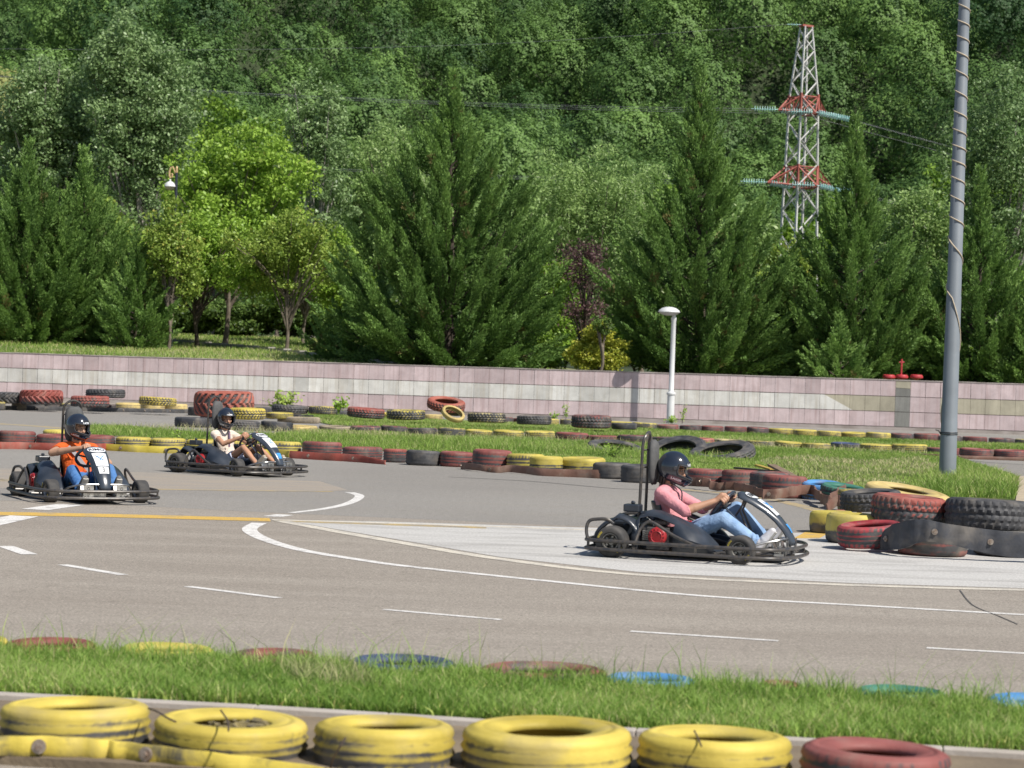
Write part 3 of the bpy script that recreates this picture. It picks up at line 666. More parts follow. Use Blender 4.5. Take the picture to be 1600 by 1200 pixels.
# --- front row along the near track
rowC = [(-62, -4, 671, 697, 'red'), (-4, 56, 672, 698, 'red'), (56, 117, 678, 700, 'red'), (117, 179, 679, 701, 'red'), (180, 237, 682, 703, 'yel'), (235, 291, 684, 705, 'yel'), (290, 346, 686, 707, 'yel'), (345, 404, 687, 708, 'yel'), (408, 471, 689, 712, 'yel'), (471, 534, 689, 715, 'red'),
        (534, 598, 697, 719, 'red'), (598, 636, 701, 723, 'redh'), (633, 688, 703, 728, 'blk'), (686, 739, 705, 730, 'red'), (736, 800, 702, 734, 'red'), (791, 851, 708, 737, 'yel'), (826, 880, 712, 741, 'yelh'), (874, 946, 714, 742, 'yelh'), (925, 987, 722, 749, 'blky'), (969, 1026, 725, 755, 'blky'),
        (1024, 1078, 728, 755, 'yelk'), (1073, 1132, 732, 761, 'red'), (1126, 1187, 733, 765, 'red'), (1170, 1234, 736, 770, 'redk'), (1189, 1260, 742, 779, 'red')]
row(rowC, "in the front row by the karts", "tyres of the front row beside the karts")
row([(66, 120, 671, 690, 'yel', 'car', {'label': "single yellow tyre lying behind the red ones, left of the leftmost driver"})], "", "spare tyres behind the front row")
# three big bare truck tyres on the grass
for (xc, yc, D, R, Wd, ax, c, lab) in (
    (961, 704, 49.5, .62, .24, (.08, -.20, 1), 'blk', "bare black truck tyre lying in the grass left of the roll hoop"),
    (1058, 708, 48.5, .66, .26, (-.22, -.42, 1), 'blkf', "bare black truck tyre tilted up behind the pink shirt driver's helmet"),
    (1128, 710, 47.6, .70, .26, (-.17, -.22, 1), 'blk', "low black truck tyre lying in the grass right of the near driver's helmet")):
    lean_tyre(R, Wd, W(xc, yc, D), ax, c, 'truck', lab, "bare truck tyres on the island", hole=.62)
# right-hand heap
row([(1250, 1318, 752, 782, 'blu', 'car', {'label': "bright blue tyre behind the kinked guard strip at right", 'tilt': (.12, .0)}), (1278, 1350, 757, 790, 'grn', 'car', {'label': "dark green tyre right of the blue one", 'tilt': (.1, .08)}),
     (1308, 1352, 764, 800, 'yelk', 'car', {'label': "yellow edged tyre in the heap below the green one"}),
     (1264, 1334, 796, 835, 'yelh', 'slick', {'label': "low yellow topped tyre with slatted brown side at the left end of the heap"}), (1288, 1374, 800, 851, 'yelh', 'smooth', {'label': "tall yellow topped tyre with plain grey side, second in the heap"})],
    "", "tyres heaped at the right")
p = W(1360, 838, 22.4); t = lean_tyre(.33, .21, p+Vector((0.05, .33, .0)), (-.10, -.06, 1), 'crim', 'car', "crimson car tyre tilted in front of the yellow topped ones", "tyres heaped at the right")
p = W(1350, 783, 25.2); lean_tyre(.34, .2, p+Vector((.12, .3, 0)), (-.08, -.05, 1), 'blky', 'truck', "black knobbly tyre with a yellow lower side wedged behind the yellow topped tyres", "tyres heaped at the right")
p = W(1425, 777, 25.9); lean_tyre(.49, .16, p+Vector((0, .3, 0)), (.13, -.10, 1), 'ochre', 'slick', "smooth pale yellow tyre lying highest at the back of the right heap", "tyres heaped at the right", hole=.45)
row([(1358, 1478, 774, 822, 'redh', 'truck', {'z': .23, 'D': 23.2, 'W': .28, 'label': "wide red and black truck tyre resting above the black rubber guard", 'hole': .5, 'tilt': (.02, .05)}),
     (1474, 1612, 778, 828, 'blky', 'truck', {'z': .22, 'D': 22.8, 'W': .30, 'label': "dark truck tyre with a yellow patch at the right edge of the photo", 'hole': .5})], "", "tyres heaped at the right")
row([(1400, 1512, 828, 871, 'redk', 'smooth', {'label': "flattened reddish black tyre behind the bolted black guard", 'W': .22}), (1520, 1625, 832, 872, 'blkf', 'smooth', {'label': "bare black tyre under the right end of the black guard"})], "", "tyres heaped at the right")
# small faded red pieces in the heap
row([(1304, 1328, 776, 802, 'pink', 'slick', {'z': .0, 'D': 26.6, 'W': .17, 'label': "small faded red tyre stub left of the brown flap"}), (1318, 1350, 782, 804, 'pink', 'slick', {'z': .0, 'D': 26.2, 'W': .15, 'label': "small faded red tyre stub right of the brown flap"})], "", "faded stubs in the right heap")
# --- tyres sunk at the far edge of the near verge
cn = {}
for (sx_, sy_, sr_, c_) in SUNK:
    n_ = CNAME[c_]; tot = sum(1 for q in SUNK if CNAME[q[3]] == n_); k_ = cn.get(n_, 0); cn[n_] = k_+1
    t = tyre(sr_, .2, (sx_, sy_, -.085), c_, 'car', (random.uniform(-.02, .02), random.uniform(-.02, .02), 0))
    tag(t, f"{ORD[k_]+' ' if tot > 1 else ''}{n_} tyre {'from the left ' if tot > 1 else ''}sunk along the track edge of the near verge", 'tyre', "tyres sunk along the near verge")
# --- foreground
fg = [(-3, 234, 1087, 1190, 'yelb', 'car', {'hole': .5, 'W': .19, 'label': "bright yellow tyre at the bottom left corner, clean round opening"}), (233, 483, 1112, 1208, 'yelb', 'car', {'hole': .5, 'W': .17, 'label': "yellow tyre filled with dark debris, second from the left at the bottom"}),
      (482, 714, 1127, 1222, 'yelb', 'car', {'hole': .5, 'W': .19, 'label': "yellow tyre with a wire over its side, third from the left at the bottom"}), (714, 991, 1133, 1236, 'yelb', 'car', {'hole': .5, 'W': .20, 'label': "widest yellow tyre, at the bottom centre of the photo"}),
      (988, 1237, 1145, 1245, 'yelb', 'car', {'hole': .5, 'W': .20, 'label': "yellow tyre touching the lone red tyre at the bottom"}), (1240, 1487, 1167, 1268, 'red', 'car', {'hole': .5, 'W': .20, 'label': "lone red tyre at the bottom right, cut by the frame"})]
row(fg, "", "foreground tyres in front of the pale kerb")
# ------------------------------------------------------------------ rubber guards
def belt_mat(name, c, cover=.8): return tyre_mat(name, c, cover-.08, wear_scale=2.5)
def belt(label, pts, mat, h=.12, thick=.018, bolts=(), group=None, z0=.0, wav=.01):
    """conveyor belt strip bolted in front of the tyres: pts = (px, py of the lower edge, [height m], [z lift])"""
    root = empty("rubber_guard", (0, 0, 0)); tag(root, label, "rubber strip", group or "rubber guard strips along the tyres")
    A = []
    for q in pts:
        z = q[3] if len(q) > 3 else z0; p = G(q[0], q[1], 0.0); hh = q[2] if len(q) > 2 else h
        A.append((p.x, p.y, z, hh))
    P = smooth_path([(a[0], a[1], a[2]) for a in A], 6); Hh = smooth_path([(a[3], 0, 0) for a in A], 6)
    root.location = P[0]; o0 = Vector(P[0])
    V = []; K = len(P)
    for i, p in enumerate(P):
        t = P[min(i+1, K-1)]-P[max(i-1, 0)]; t.z = 0; t.normalize(); nn = Vector((-t.y, t.x, 0))
        if nn.y > 0: nn = -nn
        w = wav*math.sin(i*1.7); b_ = p-o0+nn*w; hh = Hh[i].x
        for dz, dn in ((0, 0), (hh*.5, .012), (hh, -.004), (hh, thick*-1-.004), (hh*.5, -thick+.012), (0, -thick)):
            V.append(b_+nn*dn+Vector((0, 0, dz)))
    Fc = [(i*6+k, (i+1)*6+k, (i+1)*6+(k+1) % 6, i*6+(k+1) % 6) for i in range(K-1) for k in range(6)]
    Fc += [tuple(range(6)), tuple((K-1)*6+5-k for k in range(6))]
    o = link("strip", mesh_py(V, Fc), mat, root, True); auto_smooth(o, 50)
    for bx in bolts:
        i = min(range(K), key=lambda j: abs(bx-(pts[0][0]+(pts[-1][0]-pts[0][0])*j/(K-1))))
        t = P[min(i+1, K-1)]-P[max(i-1, 0)]; t.z = 0; t.normalize(); nn = Vector((-t.y, t.x, 0))
        if nn.y > 0: nn = -nn
        c = P[i]-o0+nn*.008+Vector((0, 0, Hh[i].x*.5)); R = nn.to_track_quat('Z', 'Y').to_matrix()
        mb = MB(); mb.lathe([(.001, .012), (.028, .012), (.030, .004), (.030, 0)], c, 14, R); mb.lathe([(.001, .026), (.013, .026), (.015, .012)], c, 6, R)
        mb.build("bolt", m_bolt, root)
    return root
m_bolt = M("bolt_steel", (.42, .37, .32), .45, .7, var=(.28, .20, .15), scale=30)
mb_blk = belt_mat("black_belt", (.07, .065, .065), .5); mb_red = belt_mat("red_belt", (.30, .06, .04), .8); mb_yel = belt_mat("yellow_belt", (.50, .40, .05), .76); mb_brn = belt_mat("brown_belt", (.16, .08, .055), .75)
mb_fg = belt_mat("bright_yellow_belt", (.55, .43, .06), .66); mb_gry = tyre_mat("worn_black_belt", (.05, .05, .055), .5, rub=(.028, .03, .036))
belt("long black rubber strip with bolts along the far left track edge", [(-30, 641), (40, 641), (140, 643), (240, 645), (300, 646)], mb_blk, .13, bolts=(5, 38, 70, 170, 208, 245))
belt("black rubber strip behind the mud heap right of the giant red tyre", [(398, 652), (440, 653), (490, 655)], mb_blk, .12, bolts=(425, 465))
belt("red rubber strip below the front row's leftmost red tyres", [(-30, 702), (30, 702), (80, 704), (125, 706), (165, 704)], mb_red, .125, bolts=(35, 90))
belt("yellow rubber strip bolted below the front row's left yellow tyres", [(165, 704), (220, 707), (280, 709), (350, 711), (420, 713), (452, 715)], mb_yel, .12, bolts=(195, 262, 330))
belt("red rubber strip with round plates below the red tyres in front of the mid row", [(452, 716), (500, 719), (552, 722), (601, 726, .07)], mb_red, .13, bolts=(489, 551))
belt("dark red wavy strip from the red tyres to the yellow ones, photo centre", [(720, 733, .12), (745, 737, .10, .02), (775, 739, .1), (800, 740, .12, .02), (850, 744, .12), (900, 746, .13), (938, 748, .14)], mb_brn, .12, bolts=(726, 778, 782))
belt("wavy brown rubber strip under the red tyres right of the pink shirt driver", [(1062, 762, .12, .05), (1085, 764, .12, .05), (1100, 766, .13, .06), (1118, 768, .12, .01), (1140, 770, .12, .04), (1165, 773, .12, .03), (1190, 778, .12, 0)], mb_brn, .13, bolts=(1096, 1143), wav=.03)
belt("kinked olive brown guard strip in front of the blue tyre", [(1190, 784, .13, .04), (1215, 785, .13, .05), (1245, 783, .13, .08), (1268, 783, .13, .09), (1283, 792, .13, .06), (1295, 796, .14, .04), (1312, 790, .15, .09), (1330, 784, .13, .16)], mb_brn, .13, bolts=(1200, 1258), wav=.02)
belt("short brown rubber flap arched over the faded red stubs", [(1292, 804, .13, .0), (1306, 803, .14, .09), (1322, 804, .12, .09), (1345, 806, .1, .02)], mb_brn, .12, bolts=(1325,))
belt("heavy black rubber guard with large bolts at the right edge", [(1366, 862, .05, .02), (1385, 866, .22, .04), (1410, 870, .26, .08), (1440, 873, .21, .16), (1480, 875, .19, .15), (1530, 877, .22, .09), (1580, 879, .24, .05), (1640, 881, .24, .05)], mb_gry, .22, .03, bolts=(1408, 1502, 1578))
belt("bright yellow rubber strip with bolts in the bottom left corner", [(-30, 1196, .072, .038), (60, 1197, .078, .040), (150, 1199, .072, .038), (200, 1202, .068, .036), (300, 1212, .07, .028), (420, 1222, .07, .015), (560, 1234, .06, 0)], mb_fg, .11, bolts=(62, 300))
belt("low red strip in front of the second row's right red tyres", [(1440, 714), (1500, 717), (1560, 719), (1640, 722)], mb_brn, .08, bolts=())
# planks and debris
m_plank = M("weathered_plank", (.24, .17, .11), .9, var=(.13, .09, .06), scale=9)
def plank(a, b_, w, h, label, mat=None, name="plank"):
    a, b_ = Vector(a), Vector(b_); d = b_-a; R = d.to_track_quat('X', 'Z').to_matrix(); mb = MB(); mb.box(d/2, (d.length, w, h), R)
    o = mb.build(name, mat or m_plank, bevel=.004); o.location = a; tag(o, label, 'board', 'boards by the red tyres'); return o
plank(G(1206, 727, .20), G(1262, 757, .10), .14, .04, "long weathered board leaning behind the last red tyres")
plank(G(1150, 731, .12), G(1230, 738, .12), .12, .03, "dark board lying flat behind the front row's red tyres", M("dark_plank", (.07, .06, .05), .9))
plank(G(1183, 727, .16), G(1207, 734, .12), .10, .03, "short yellow board end between the two longer boards", M("yellow_plank", (.42, .30, .06), .8))
plank(G(1272, 752, .05), G(1345, 765, .06), .1, .03, "thin dark board at the grass edge behind the blue and green tyres", M("dark_plank2", (.09, .07, .055), .9))
# debris in the second foreground tyre + wires
p = G(358, 1208); c = Vector((p.x, p.y+.31, .145)); mb = MB(); rr = random.Random(3)
for i in range(110):
    a = rr.uniform(0, 6.28); r = rr.uniform(0, .155); q = c+Vector((r*math.cos(a), r*math.sin(a), rr.uniform(-.03, .006))); s = rr.uniform(.008, .026)
    mb.box(q, (s*2.2, s, s*.5), Matrix.Rotation(rr.uniform(0, 3), 3, 'Z') @ Matrix.Rotation(rr.uniform(-.6, .6), 3, 'X'))
tag(mb.build("debris_heap", M("debris", (.10, .085, .06), .95, var=(.3, .24, .09), scale=20)), "dark litter filling the second bottom yellow tyre", "debris", kind='stuff')
m_wire = M("rusty_wire", (.15, .11, .09), .6, .6)
for (pts, lab) in (([(232, 1107, .2), (246, 1112, .215), (262, 1122, .21), (275, 1128, .2)], "curled yellow and brown wire at the left of the debris tyre"), ([(345, 1110, .2), (350, 1117, .22), (356, 1127, .22), (357, 1142, .2)], "thin upright wire standing in the debris filled tyre"),
                   ([(540, 1153, .215), (533, 1164, .20), (522, 1182, .12), (516, 1200, .06)], "bent wire hooked over the third bottom yellow tyre"), ([(1085, 1142, .2), (1090, 1152, .215), (1096, 1166, .2)], "short wire crossing the rim of the yellow tyre beside the red one")):
    P = [G(*q) for q in pts]; o = MB().tube([q-P[0] for q in smooth_path(P, 4)], .004, 6).build("wire", m_wire); o.location = P[0]; tag(o, lab, 'wire')
# ------------------------------------------------------------------ vegetation
def unit_rand(N): return nrm(RNG.normal(size=(N, 3)))
def tree_obj(name, base, label, cat, group, bark, leafm, trunkmb, V, T, crown='crown'):
    root = empty(name, base); tag(root, label, cat, group)
    trunkmb.build('trunk', bark, root, True)
    me = quads_mesh(V, T); link(crown, me, leafm, root)
    return root
m_bark = M("bark_grey", (.20, .165, .13), .95, var=(.10, .08, .06), scale=6, bump=.8, bscale=30)
m_barkd = M("bark_dark", (.04, .033, .026), .95, var=(.10, .075, .055), scale=6, bump=.8, bscale=30)
m_barkw = M("bark_pale", (.38, .36, .32), .9, var=(.18, .16, .13), scale=5, bump=.6, bscale=30)
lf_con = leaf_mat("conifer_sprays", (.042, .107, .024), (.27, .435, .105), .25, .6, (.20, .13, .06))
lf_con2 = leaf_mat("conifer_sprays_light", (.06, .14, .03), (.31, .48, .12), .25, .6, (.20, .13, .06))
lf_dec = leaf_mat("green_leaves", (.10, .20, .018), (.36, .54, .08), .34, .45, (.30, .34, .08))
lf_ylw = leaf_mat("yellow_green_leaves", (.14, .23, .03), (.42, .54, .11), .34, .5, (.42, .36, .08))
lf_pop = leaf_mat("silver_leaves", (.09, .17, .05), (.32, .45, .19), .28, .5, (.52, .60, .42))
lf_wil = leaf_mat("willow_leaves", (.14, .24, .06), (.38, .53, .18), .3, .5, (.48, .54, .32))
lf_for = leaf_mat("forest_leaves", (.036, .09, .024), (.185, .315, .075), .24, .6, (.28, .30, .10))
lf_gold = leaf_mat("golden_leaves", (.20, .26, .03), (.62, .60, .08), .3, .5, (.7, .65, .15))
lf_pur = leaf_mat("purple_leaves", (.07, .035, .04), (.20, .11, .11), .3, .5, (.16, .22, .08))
lf_hed = leaf_mat("hedge_leaves", (.04, .08, .015), (.16, .25, .05), .25, .5, (.14, .18, .04))
def conifer(px, pbase, ptop, D, wpx, label, seed, nb=230, mat=None, dens=1.0, prof=None, lean=0.0, group="feathery conifers behind the wall"):
    """prof: crown width fraction at height fractions; every branch is a broad feathery plume"""
    rs = np.random.default_rng(seed)
    b = W(px, pbase, D); zg = float(terr(b.x, D)); base = Vector((b.x, D, min(zg, b.z)))
    top = W(px+lean, ptop, D); Hh = top.z-base.z; Rm = wpx/2*D/F_PX
    tx = top.x-base.x
    pf = prof or ((0, .80), (.12, .95), (.30, 1.0), (.48, .78), (.62, .44), (.75, .23), (.88, .10), (1, .01))
    def env(t): return Rm*float(np.interp(t, [a for a, _ in pf], [c for _, c in pf]))+.06
    mb = MB(); tp = [Vector((tx*t+.05*math.sin(t*9+seed), .05*math.cos(t*7), Hh*t)) for t in np.linspace(0, .97, 10)]
    mb.tube(tp, [max(.15*(1-t)**.9, .010)*Hh/9 for t in np.linspace(0, .97, 10)], 8)
    C = []; Dv = []; LL = []; TT = []
    def plume(p0, tv, pl, r0, t0):
        n = int(150*dens*pl*(r0/.2))
        u = rs.random(n)**.85; rr_ = r0*np.sin(np.clip(u*1.05+.12, 0, 1.12)*PI*.86)**.8*(1-.35*u)+.01
        of = rs.normal(size=(n, 3)); of -= np.outer(of@tv, tv); of = nrm(of)*rr_[:, None]*(rs.random((n, 1))**.45)
        C.append(np.array(p0)+tv*(u*pl)[:, None]+of)
        Dv.append(nrm(tv*1.0+nrm(of)*.42+rs.normal(size=(n, 3))*.22+np.array([0, 0, .05])))
        LL.append(rs.uniform(.09, .17, n)); TT.append(np.clip(t0-.04+.36*u+.25*np.linalg.norm(of, axis=1)/r0+rs.normal(size=n)*.10, 0, .84))  # tint gets paler towards the plume tip and its outer sprays
        if rs.random() < .03: TT[-1][u < .45] = .97
    for i in range(nb):
        tt = min(.05+.97*((i+.5)/nb)**1.12, 1.0)
        az = i*2.39996+rs.uniform(-.4, .4)
        e = env(tt)*rs.uniform(.72, 1.06)
        if rs.random() < .15: e *= 1.15
        steep = .85 if tt < .6 else 1.35
        tipz = Hh*tt; rise = e*rs.uniform(.75, 1.25)*steep; sz = max(tipz-rise, .03*Hh)
        tip = Vector((math.cos(az)*e+tx*tt, math.sin(az)*e, tipz)); st = Vector((tx*tt, 0, sz))
        mid = st.lerp(tip, .55)+Vector((math.cos(az), math.sin(az), -.55))*e*.15
        P = bez(st, mid, tip, 7)
        if e > .6: mb.tube(P[:6], [.03*(1-k/6)+.007 for k in range(6)], 4, cap=False)
        Lb = sum((P[k+1]-P[k]).length for k in range(6)); bt = .16+rs.uniform(-.14, .14)
        tg = np.array((P[6]-P[4]).normalized())
        r1 = min(.24, .08+.075*Lb)*rs.uniform(.8, 1.2)
        plume(P[4].lerp(P[6], .25) if Lb > .8 else P[1], nrm(tg+np.array([0, 0, .04])), min(1.9, .40+.52*Lb), r1, bt)      # terminal plume
        npl = int(Lb*2.9)
        for k in range(npl):
            s = .12+.80*(k+rs.uniform(0, 1))/max(npl, 1); q = s*6; j = min(int(q), 5); pp = P[j].lerp(P[j+1], q-j); t_ = np.array((P[j+1]-P[j]).normalized())
            tv = nrm(t_+rs.normal(size=3)*.36+np.array([0, 0, .14])); pl = rs.uniform(.45, .95)*min(1, .4+Lb/3)
            plume(pp, tv, pl, min(.22, .08+.18*pl)*rs.uniform(.8, 1.2), bt-.05)
    C = np.concatenate(C); Dv = np.concatenate(Dv); LL = np.concatenate(LL); TT = np.concatenate(TT)
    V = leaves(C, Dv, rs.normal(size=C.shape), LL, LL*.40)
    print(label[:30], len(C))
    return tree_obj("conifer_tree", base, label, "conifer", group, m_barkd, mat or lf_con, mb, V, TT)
def broadleaf(px, pbase, ptop, D, wpx, label, seed, mat, leaf=.16, crown_from=.25, ncl=260, npc=60, clr=.55, lobes=None, name="leafy_tree", cat="tree", group="leafy trees in the park", bark=None, trunk_r=.14, droop=0., bright=.0, tr=None, aspect=.55, shape='round', limbs=26, lean=0., edge=1.0, base_z=None, depth=.85):
    rs = np.random.default_rng(seed)
    b = W(px, pbase, D); base = Vector((b.x, D, float(terr(b.x, D))-.03 if base_z is None else base_z)); top = W(px, ptop, D); Hh = top.z-base.z; Rm = wpx/2*D/F_PX
    zc0 = Hh*crown_from; hc = (Hh-zc0)/2; cc = zc0+hc
    if lobes is None:
        lobes = []
        for k in range(9):
            a = k*2.4+seed; hh = rs.uniform(-.62, .75); rr = math.sqrt(max(1-hh*hh, .05))*.58
            if shape == 'column': rr *= .8
            if shape == 'umbrella': rr *= (1.1 if hh < .4 else .7); hh = hh*.8+.1
            lobes.append((math.cos(a)*rr*Rm, math.sin(a)*rr*Rm*depth, cc+hh*hc, rs.uniform(.34, .52)*Rm, rs.uniform(.30, .46)*hc*(1.2 if shape == 'column' else 1)))
        lobes.append((0, 0, cc+hc*.55, .42*Rm, .45*hc)); lobes.append((0, 0, cc, .55*Rm, .6*hc))
    wts = np.array([l[3]*l[3]+l[3]*l[4]*2 for l in lobes]); wts /= wts.sum()
    mb = MB(); th = zc0+hc*.5
    tp = [Vector((lean*t+.08*math.sin(t*5+seed), .06*math.cos(t*4+seed), th*t)) for t in np.linspace(0, 1, 7)]
    mb.tube(tp, [trunk_r*(1.25 if t == 0 else 1-.45*t) for t in np.linspace(0, 1, 7)], 9)
    cl = []
    for i in range(ncl):
        l = lobes[rs.choice(len(lobes), p=wts)]; u = nrm(rs.normal(size=(1, 3)))[0]; f = (rs.random()**.33)*edge
        p = np.array([l[0]+u[0]*l[3]*f, l[1]+u[1]*l[3]*f, l[2]+u[2]*l[4]*f]); p[2] = max(p[2], zc0*.75)
        cl.append(p)
    for p in cl[:limbs]:
        j = rs.integers(2, 6); s = tp[j]; q = Vector(p); md = s.lerp(q, .5)+Vector((0, 0, .12*(q-s).length)); 
        mb.tube(bez(s, md, q, 6), [trunk_r*.38*(1-k/6)+.012 for k in range(6)], 5, cap=False)
    C = []; T = []; Rv = []
    for p in cl:
        n = int(npc*rs.uniform(.6, 1.4)); o = nrm(rs.normal(size=(n, 3)))*(rs.random((n, 1))**.45)*clr*rs.uniform(.6, 1.25)*np.array([1, 1, .75])
        C.append(p+o); Rv.append(o); T.append(np.clip(.36+bright+rs.normal()*.10+rs.normal(size=n)*.17+(.16*o[:, 2]/clr), 0, .84))  # tint gets paler towards the top of each leaf clump
    C = np.concatenate(C); T = np.concatenate(T); Rv = nrm(np.concatenate(Rv)); N = len(C)
    ex = rs.random(N) < .045; T[ex] = rs.uniform(.88, 1, ex.sum())
    Nm = nrm(Rv*.55+rs.normal(size=(N, 3))*.75+np.array([0, 0, .45])); Dr = np.cross(Nm, rs.normal(size=(N, 3)))
    if droop: Dr = nrm(Dr)+np.array([0, 0, -droop])
    L = leaf*rs.uniform(.7, 1.3, N)
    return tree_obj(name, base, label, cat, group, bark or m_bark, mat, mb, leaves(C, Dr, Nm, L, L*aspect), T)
# conifers (photo: x of the trunk, base y, top y, distance, width)
SP = ((0, .75), (.12, .92), (.28, 1.0), (.42, .86), (.50, .66), (.58, .34), (.70, .19), (.83, .12), (.93, .06), (1, .01))
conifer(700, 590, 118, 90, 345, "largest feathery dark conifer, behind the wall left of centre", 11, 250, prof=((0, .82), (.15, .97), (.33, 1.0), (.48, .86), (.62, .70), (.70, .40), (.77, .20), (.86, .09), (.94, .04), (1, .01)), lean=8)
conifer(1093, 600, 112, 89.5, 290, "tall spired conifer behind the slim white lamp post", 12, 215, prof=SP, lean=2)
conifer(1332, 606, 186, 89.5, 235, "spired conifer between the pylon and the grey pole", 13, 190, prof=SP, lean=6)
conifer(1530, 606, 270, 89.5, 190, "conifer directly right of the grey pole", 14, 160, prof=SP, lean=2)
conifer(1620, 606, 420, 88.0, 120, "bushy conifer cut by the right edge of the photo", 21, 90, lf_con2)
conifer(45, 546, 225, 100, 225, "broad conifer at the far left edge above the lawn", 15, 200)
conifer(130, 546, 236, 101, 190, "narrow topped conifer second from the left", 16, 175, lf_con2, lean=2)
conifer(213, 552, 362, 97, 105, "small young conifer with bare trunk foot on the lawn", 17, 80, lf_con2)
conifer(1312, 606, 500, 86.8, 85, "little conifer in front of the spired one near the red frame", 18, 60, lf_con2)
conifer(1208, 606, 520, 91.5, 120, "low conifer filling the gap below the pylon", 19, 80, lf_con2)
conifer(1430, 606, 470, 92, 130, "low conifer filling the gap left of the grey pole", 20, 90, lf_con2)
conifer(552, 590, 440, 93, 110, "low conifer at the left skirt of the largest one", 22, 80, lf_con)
# leafy trees on the lawn
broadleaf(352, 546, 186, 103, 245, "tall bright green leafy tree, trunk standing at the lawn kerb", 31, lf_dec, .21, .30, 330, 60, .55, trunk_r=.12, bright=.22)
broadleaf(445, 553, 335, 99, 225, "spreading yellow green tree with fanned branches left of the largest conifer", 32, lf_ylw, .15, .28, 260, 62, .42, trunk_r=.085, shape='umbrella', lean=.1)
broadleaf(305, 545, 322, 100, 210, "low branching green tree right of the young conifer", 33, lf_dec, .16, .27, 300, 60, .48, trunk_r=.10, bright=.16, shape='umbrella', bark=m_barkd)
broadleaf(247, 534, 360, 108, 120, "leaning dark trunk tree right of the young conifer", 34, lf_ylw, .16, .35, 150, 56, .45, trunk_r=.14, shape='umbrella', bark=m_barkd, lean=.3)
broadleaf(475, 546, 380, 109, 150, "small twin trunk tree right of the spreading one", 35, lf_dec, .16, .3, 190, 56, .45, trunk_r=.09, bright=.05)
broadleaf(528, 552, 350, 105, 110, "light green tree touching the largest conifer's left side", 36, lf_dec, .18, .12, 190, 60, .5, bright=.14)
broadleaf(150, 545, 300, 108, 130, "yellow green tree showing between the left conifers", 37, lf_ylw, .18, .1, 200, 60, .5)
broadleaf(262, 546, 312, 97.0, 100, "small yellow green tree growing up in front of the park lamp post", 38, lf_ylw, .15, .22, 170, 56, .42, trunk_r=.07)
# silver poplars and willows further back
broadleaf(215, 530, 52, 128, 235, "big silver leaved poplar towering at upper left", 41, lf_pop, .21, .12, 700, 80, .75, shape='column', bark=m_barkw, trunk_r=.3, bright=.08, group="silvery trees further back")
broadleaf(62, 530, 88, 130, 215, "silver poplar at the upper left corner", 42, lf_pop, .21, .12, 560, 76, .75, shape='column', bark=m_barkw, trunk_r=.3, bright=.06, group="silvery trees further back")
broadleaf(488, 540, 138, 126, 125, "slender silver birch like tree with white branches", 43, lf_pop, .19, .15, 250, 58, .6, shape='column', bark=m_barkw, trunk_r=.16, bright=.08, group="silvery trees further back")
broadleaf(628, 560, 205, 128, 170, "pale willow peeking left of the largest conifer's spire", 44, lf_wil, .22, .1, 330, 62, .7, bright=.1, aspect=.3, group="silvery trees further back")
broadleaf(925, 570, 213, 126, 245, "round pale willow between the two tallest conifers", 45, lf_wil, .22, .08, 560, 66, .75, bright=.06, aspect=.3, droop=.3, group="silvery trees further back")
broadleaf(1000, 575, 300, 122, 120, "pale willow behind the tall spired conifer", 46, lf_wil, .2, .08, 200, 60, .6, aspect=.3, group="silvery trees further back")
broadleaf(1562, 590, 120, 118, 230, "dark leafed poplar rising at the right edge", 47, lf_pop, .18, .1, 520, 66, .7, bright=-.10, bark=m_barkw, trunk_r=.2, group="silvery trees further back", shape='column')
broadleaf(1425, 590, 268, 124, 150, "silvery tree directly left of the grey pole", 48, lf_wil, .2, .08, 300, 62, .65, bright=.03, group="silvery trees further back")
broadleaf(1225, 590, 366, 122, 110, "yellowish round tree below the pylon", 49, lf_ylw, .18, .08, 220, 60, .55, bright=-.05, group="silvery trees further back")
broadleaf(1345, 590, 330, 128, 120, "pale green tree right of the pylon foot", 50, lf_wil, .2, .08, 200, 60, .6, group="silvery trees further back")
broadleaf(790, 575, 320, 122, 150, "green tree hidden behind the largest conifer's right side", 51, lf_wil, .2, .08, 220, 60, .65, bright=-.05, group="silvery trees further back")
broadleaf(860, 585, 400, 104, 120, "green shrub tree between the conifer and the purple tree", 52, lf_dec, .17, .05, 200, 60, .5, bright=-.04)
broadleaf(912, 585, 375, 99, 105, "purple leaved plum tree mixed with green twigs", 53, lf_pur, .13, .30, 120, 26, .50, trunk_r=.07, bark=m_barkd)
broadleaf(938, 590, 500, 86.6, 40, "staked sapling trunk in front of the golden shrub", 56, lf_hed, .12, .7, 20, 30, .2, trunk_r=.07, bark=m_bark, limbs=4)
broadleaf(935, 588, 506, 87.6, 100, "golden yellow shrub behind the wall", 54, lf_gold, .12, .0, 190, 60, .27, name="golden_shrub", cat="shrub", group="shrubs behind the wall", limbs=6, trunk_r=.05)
broadleaf(848, 582, 520, 92, 80, "low bright green bush at the right skirt of the largest conifer", 55, lf_dec, .12, .0, 110, 60, .3, name="bush", cat="shrub", group="shrubs behind the wall", limbs=6, trunk_r=.05)
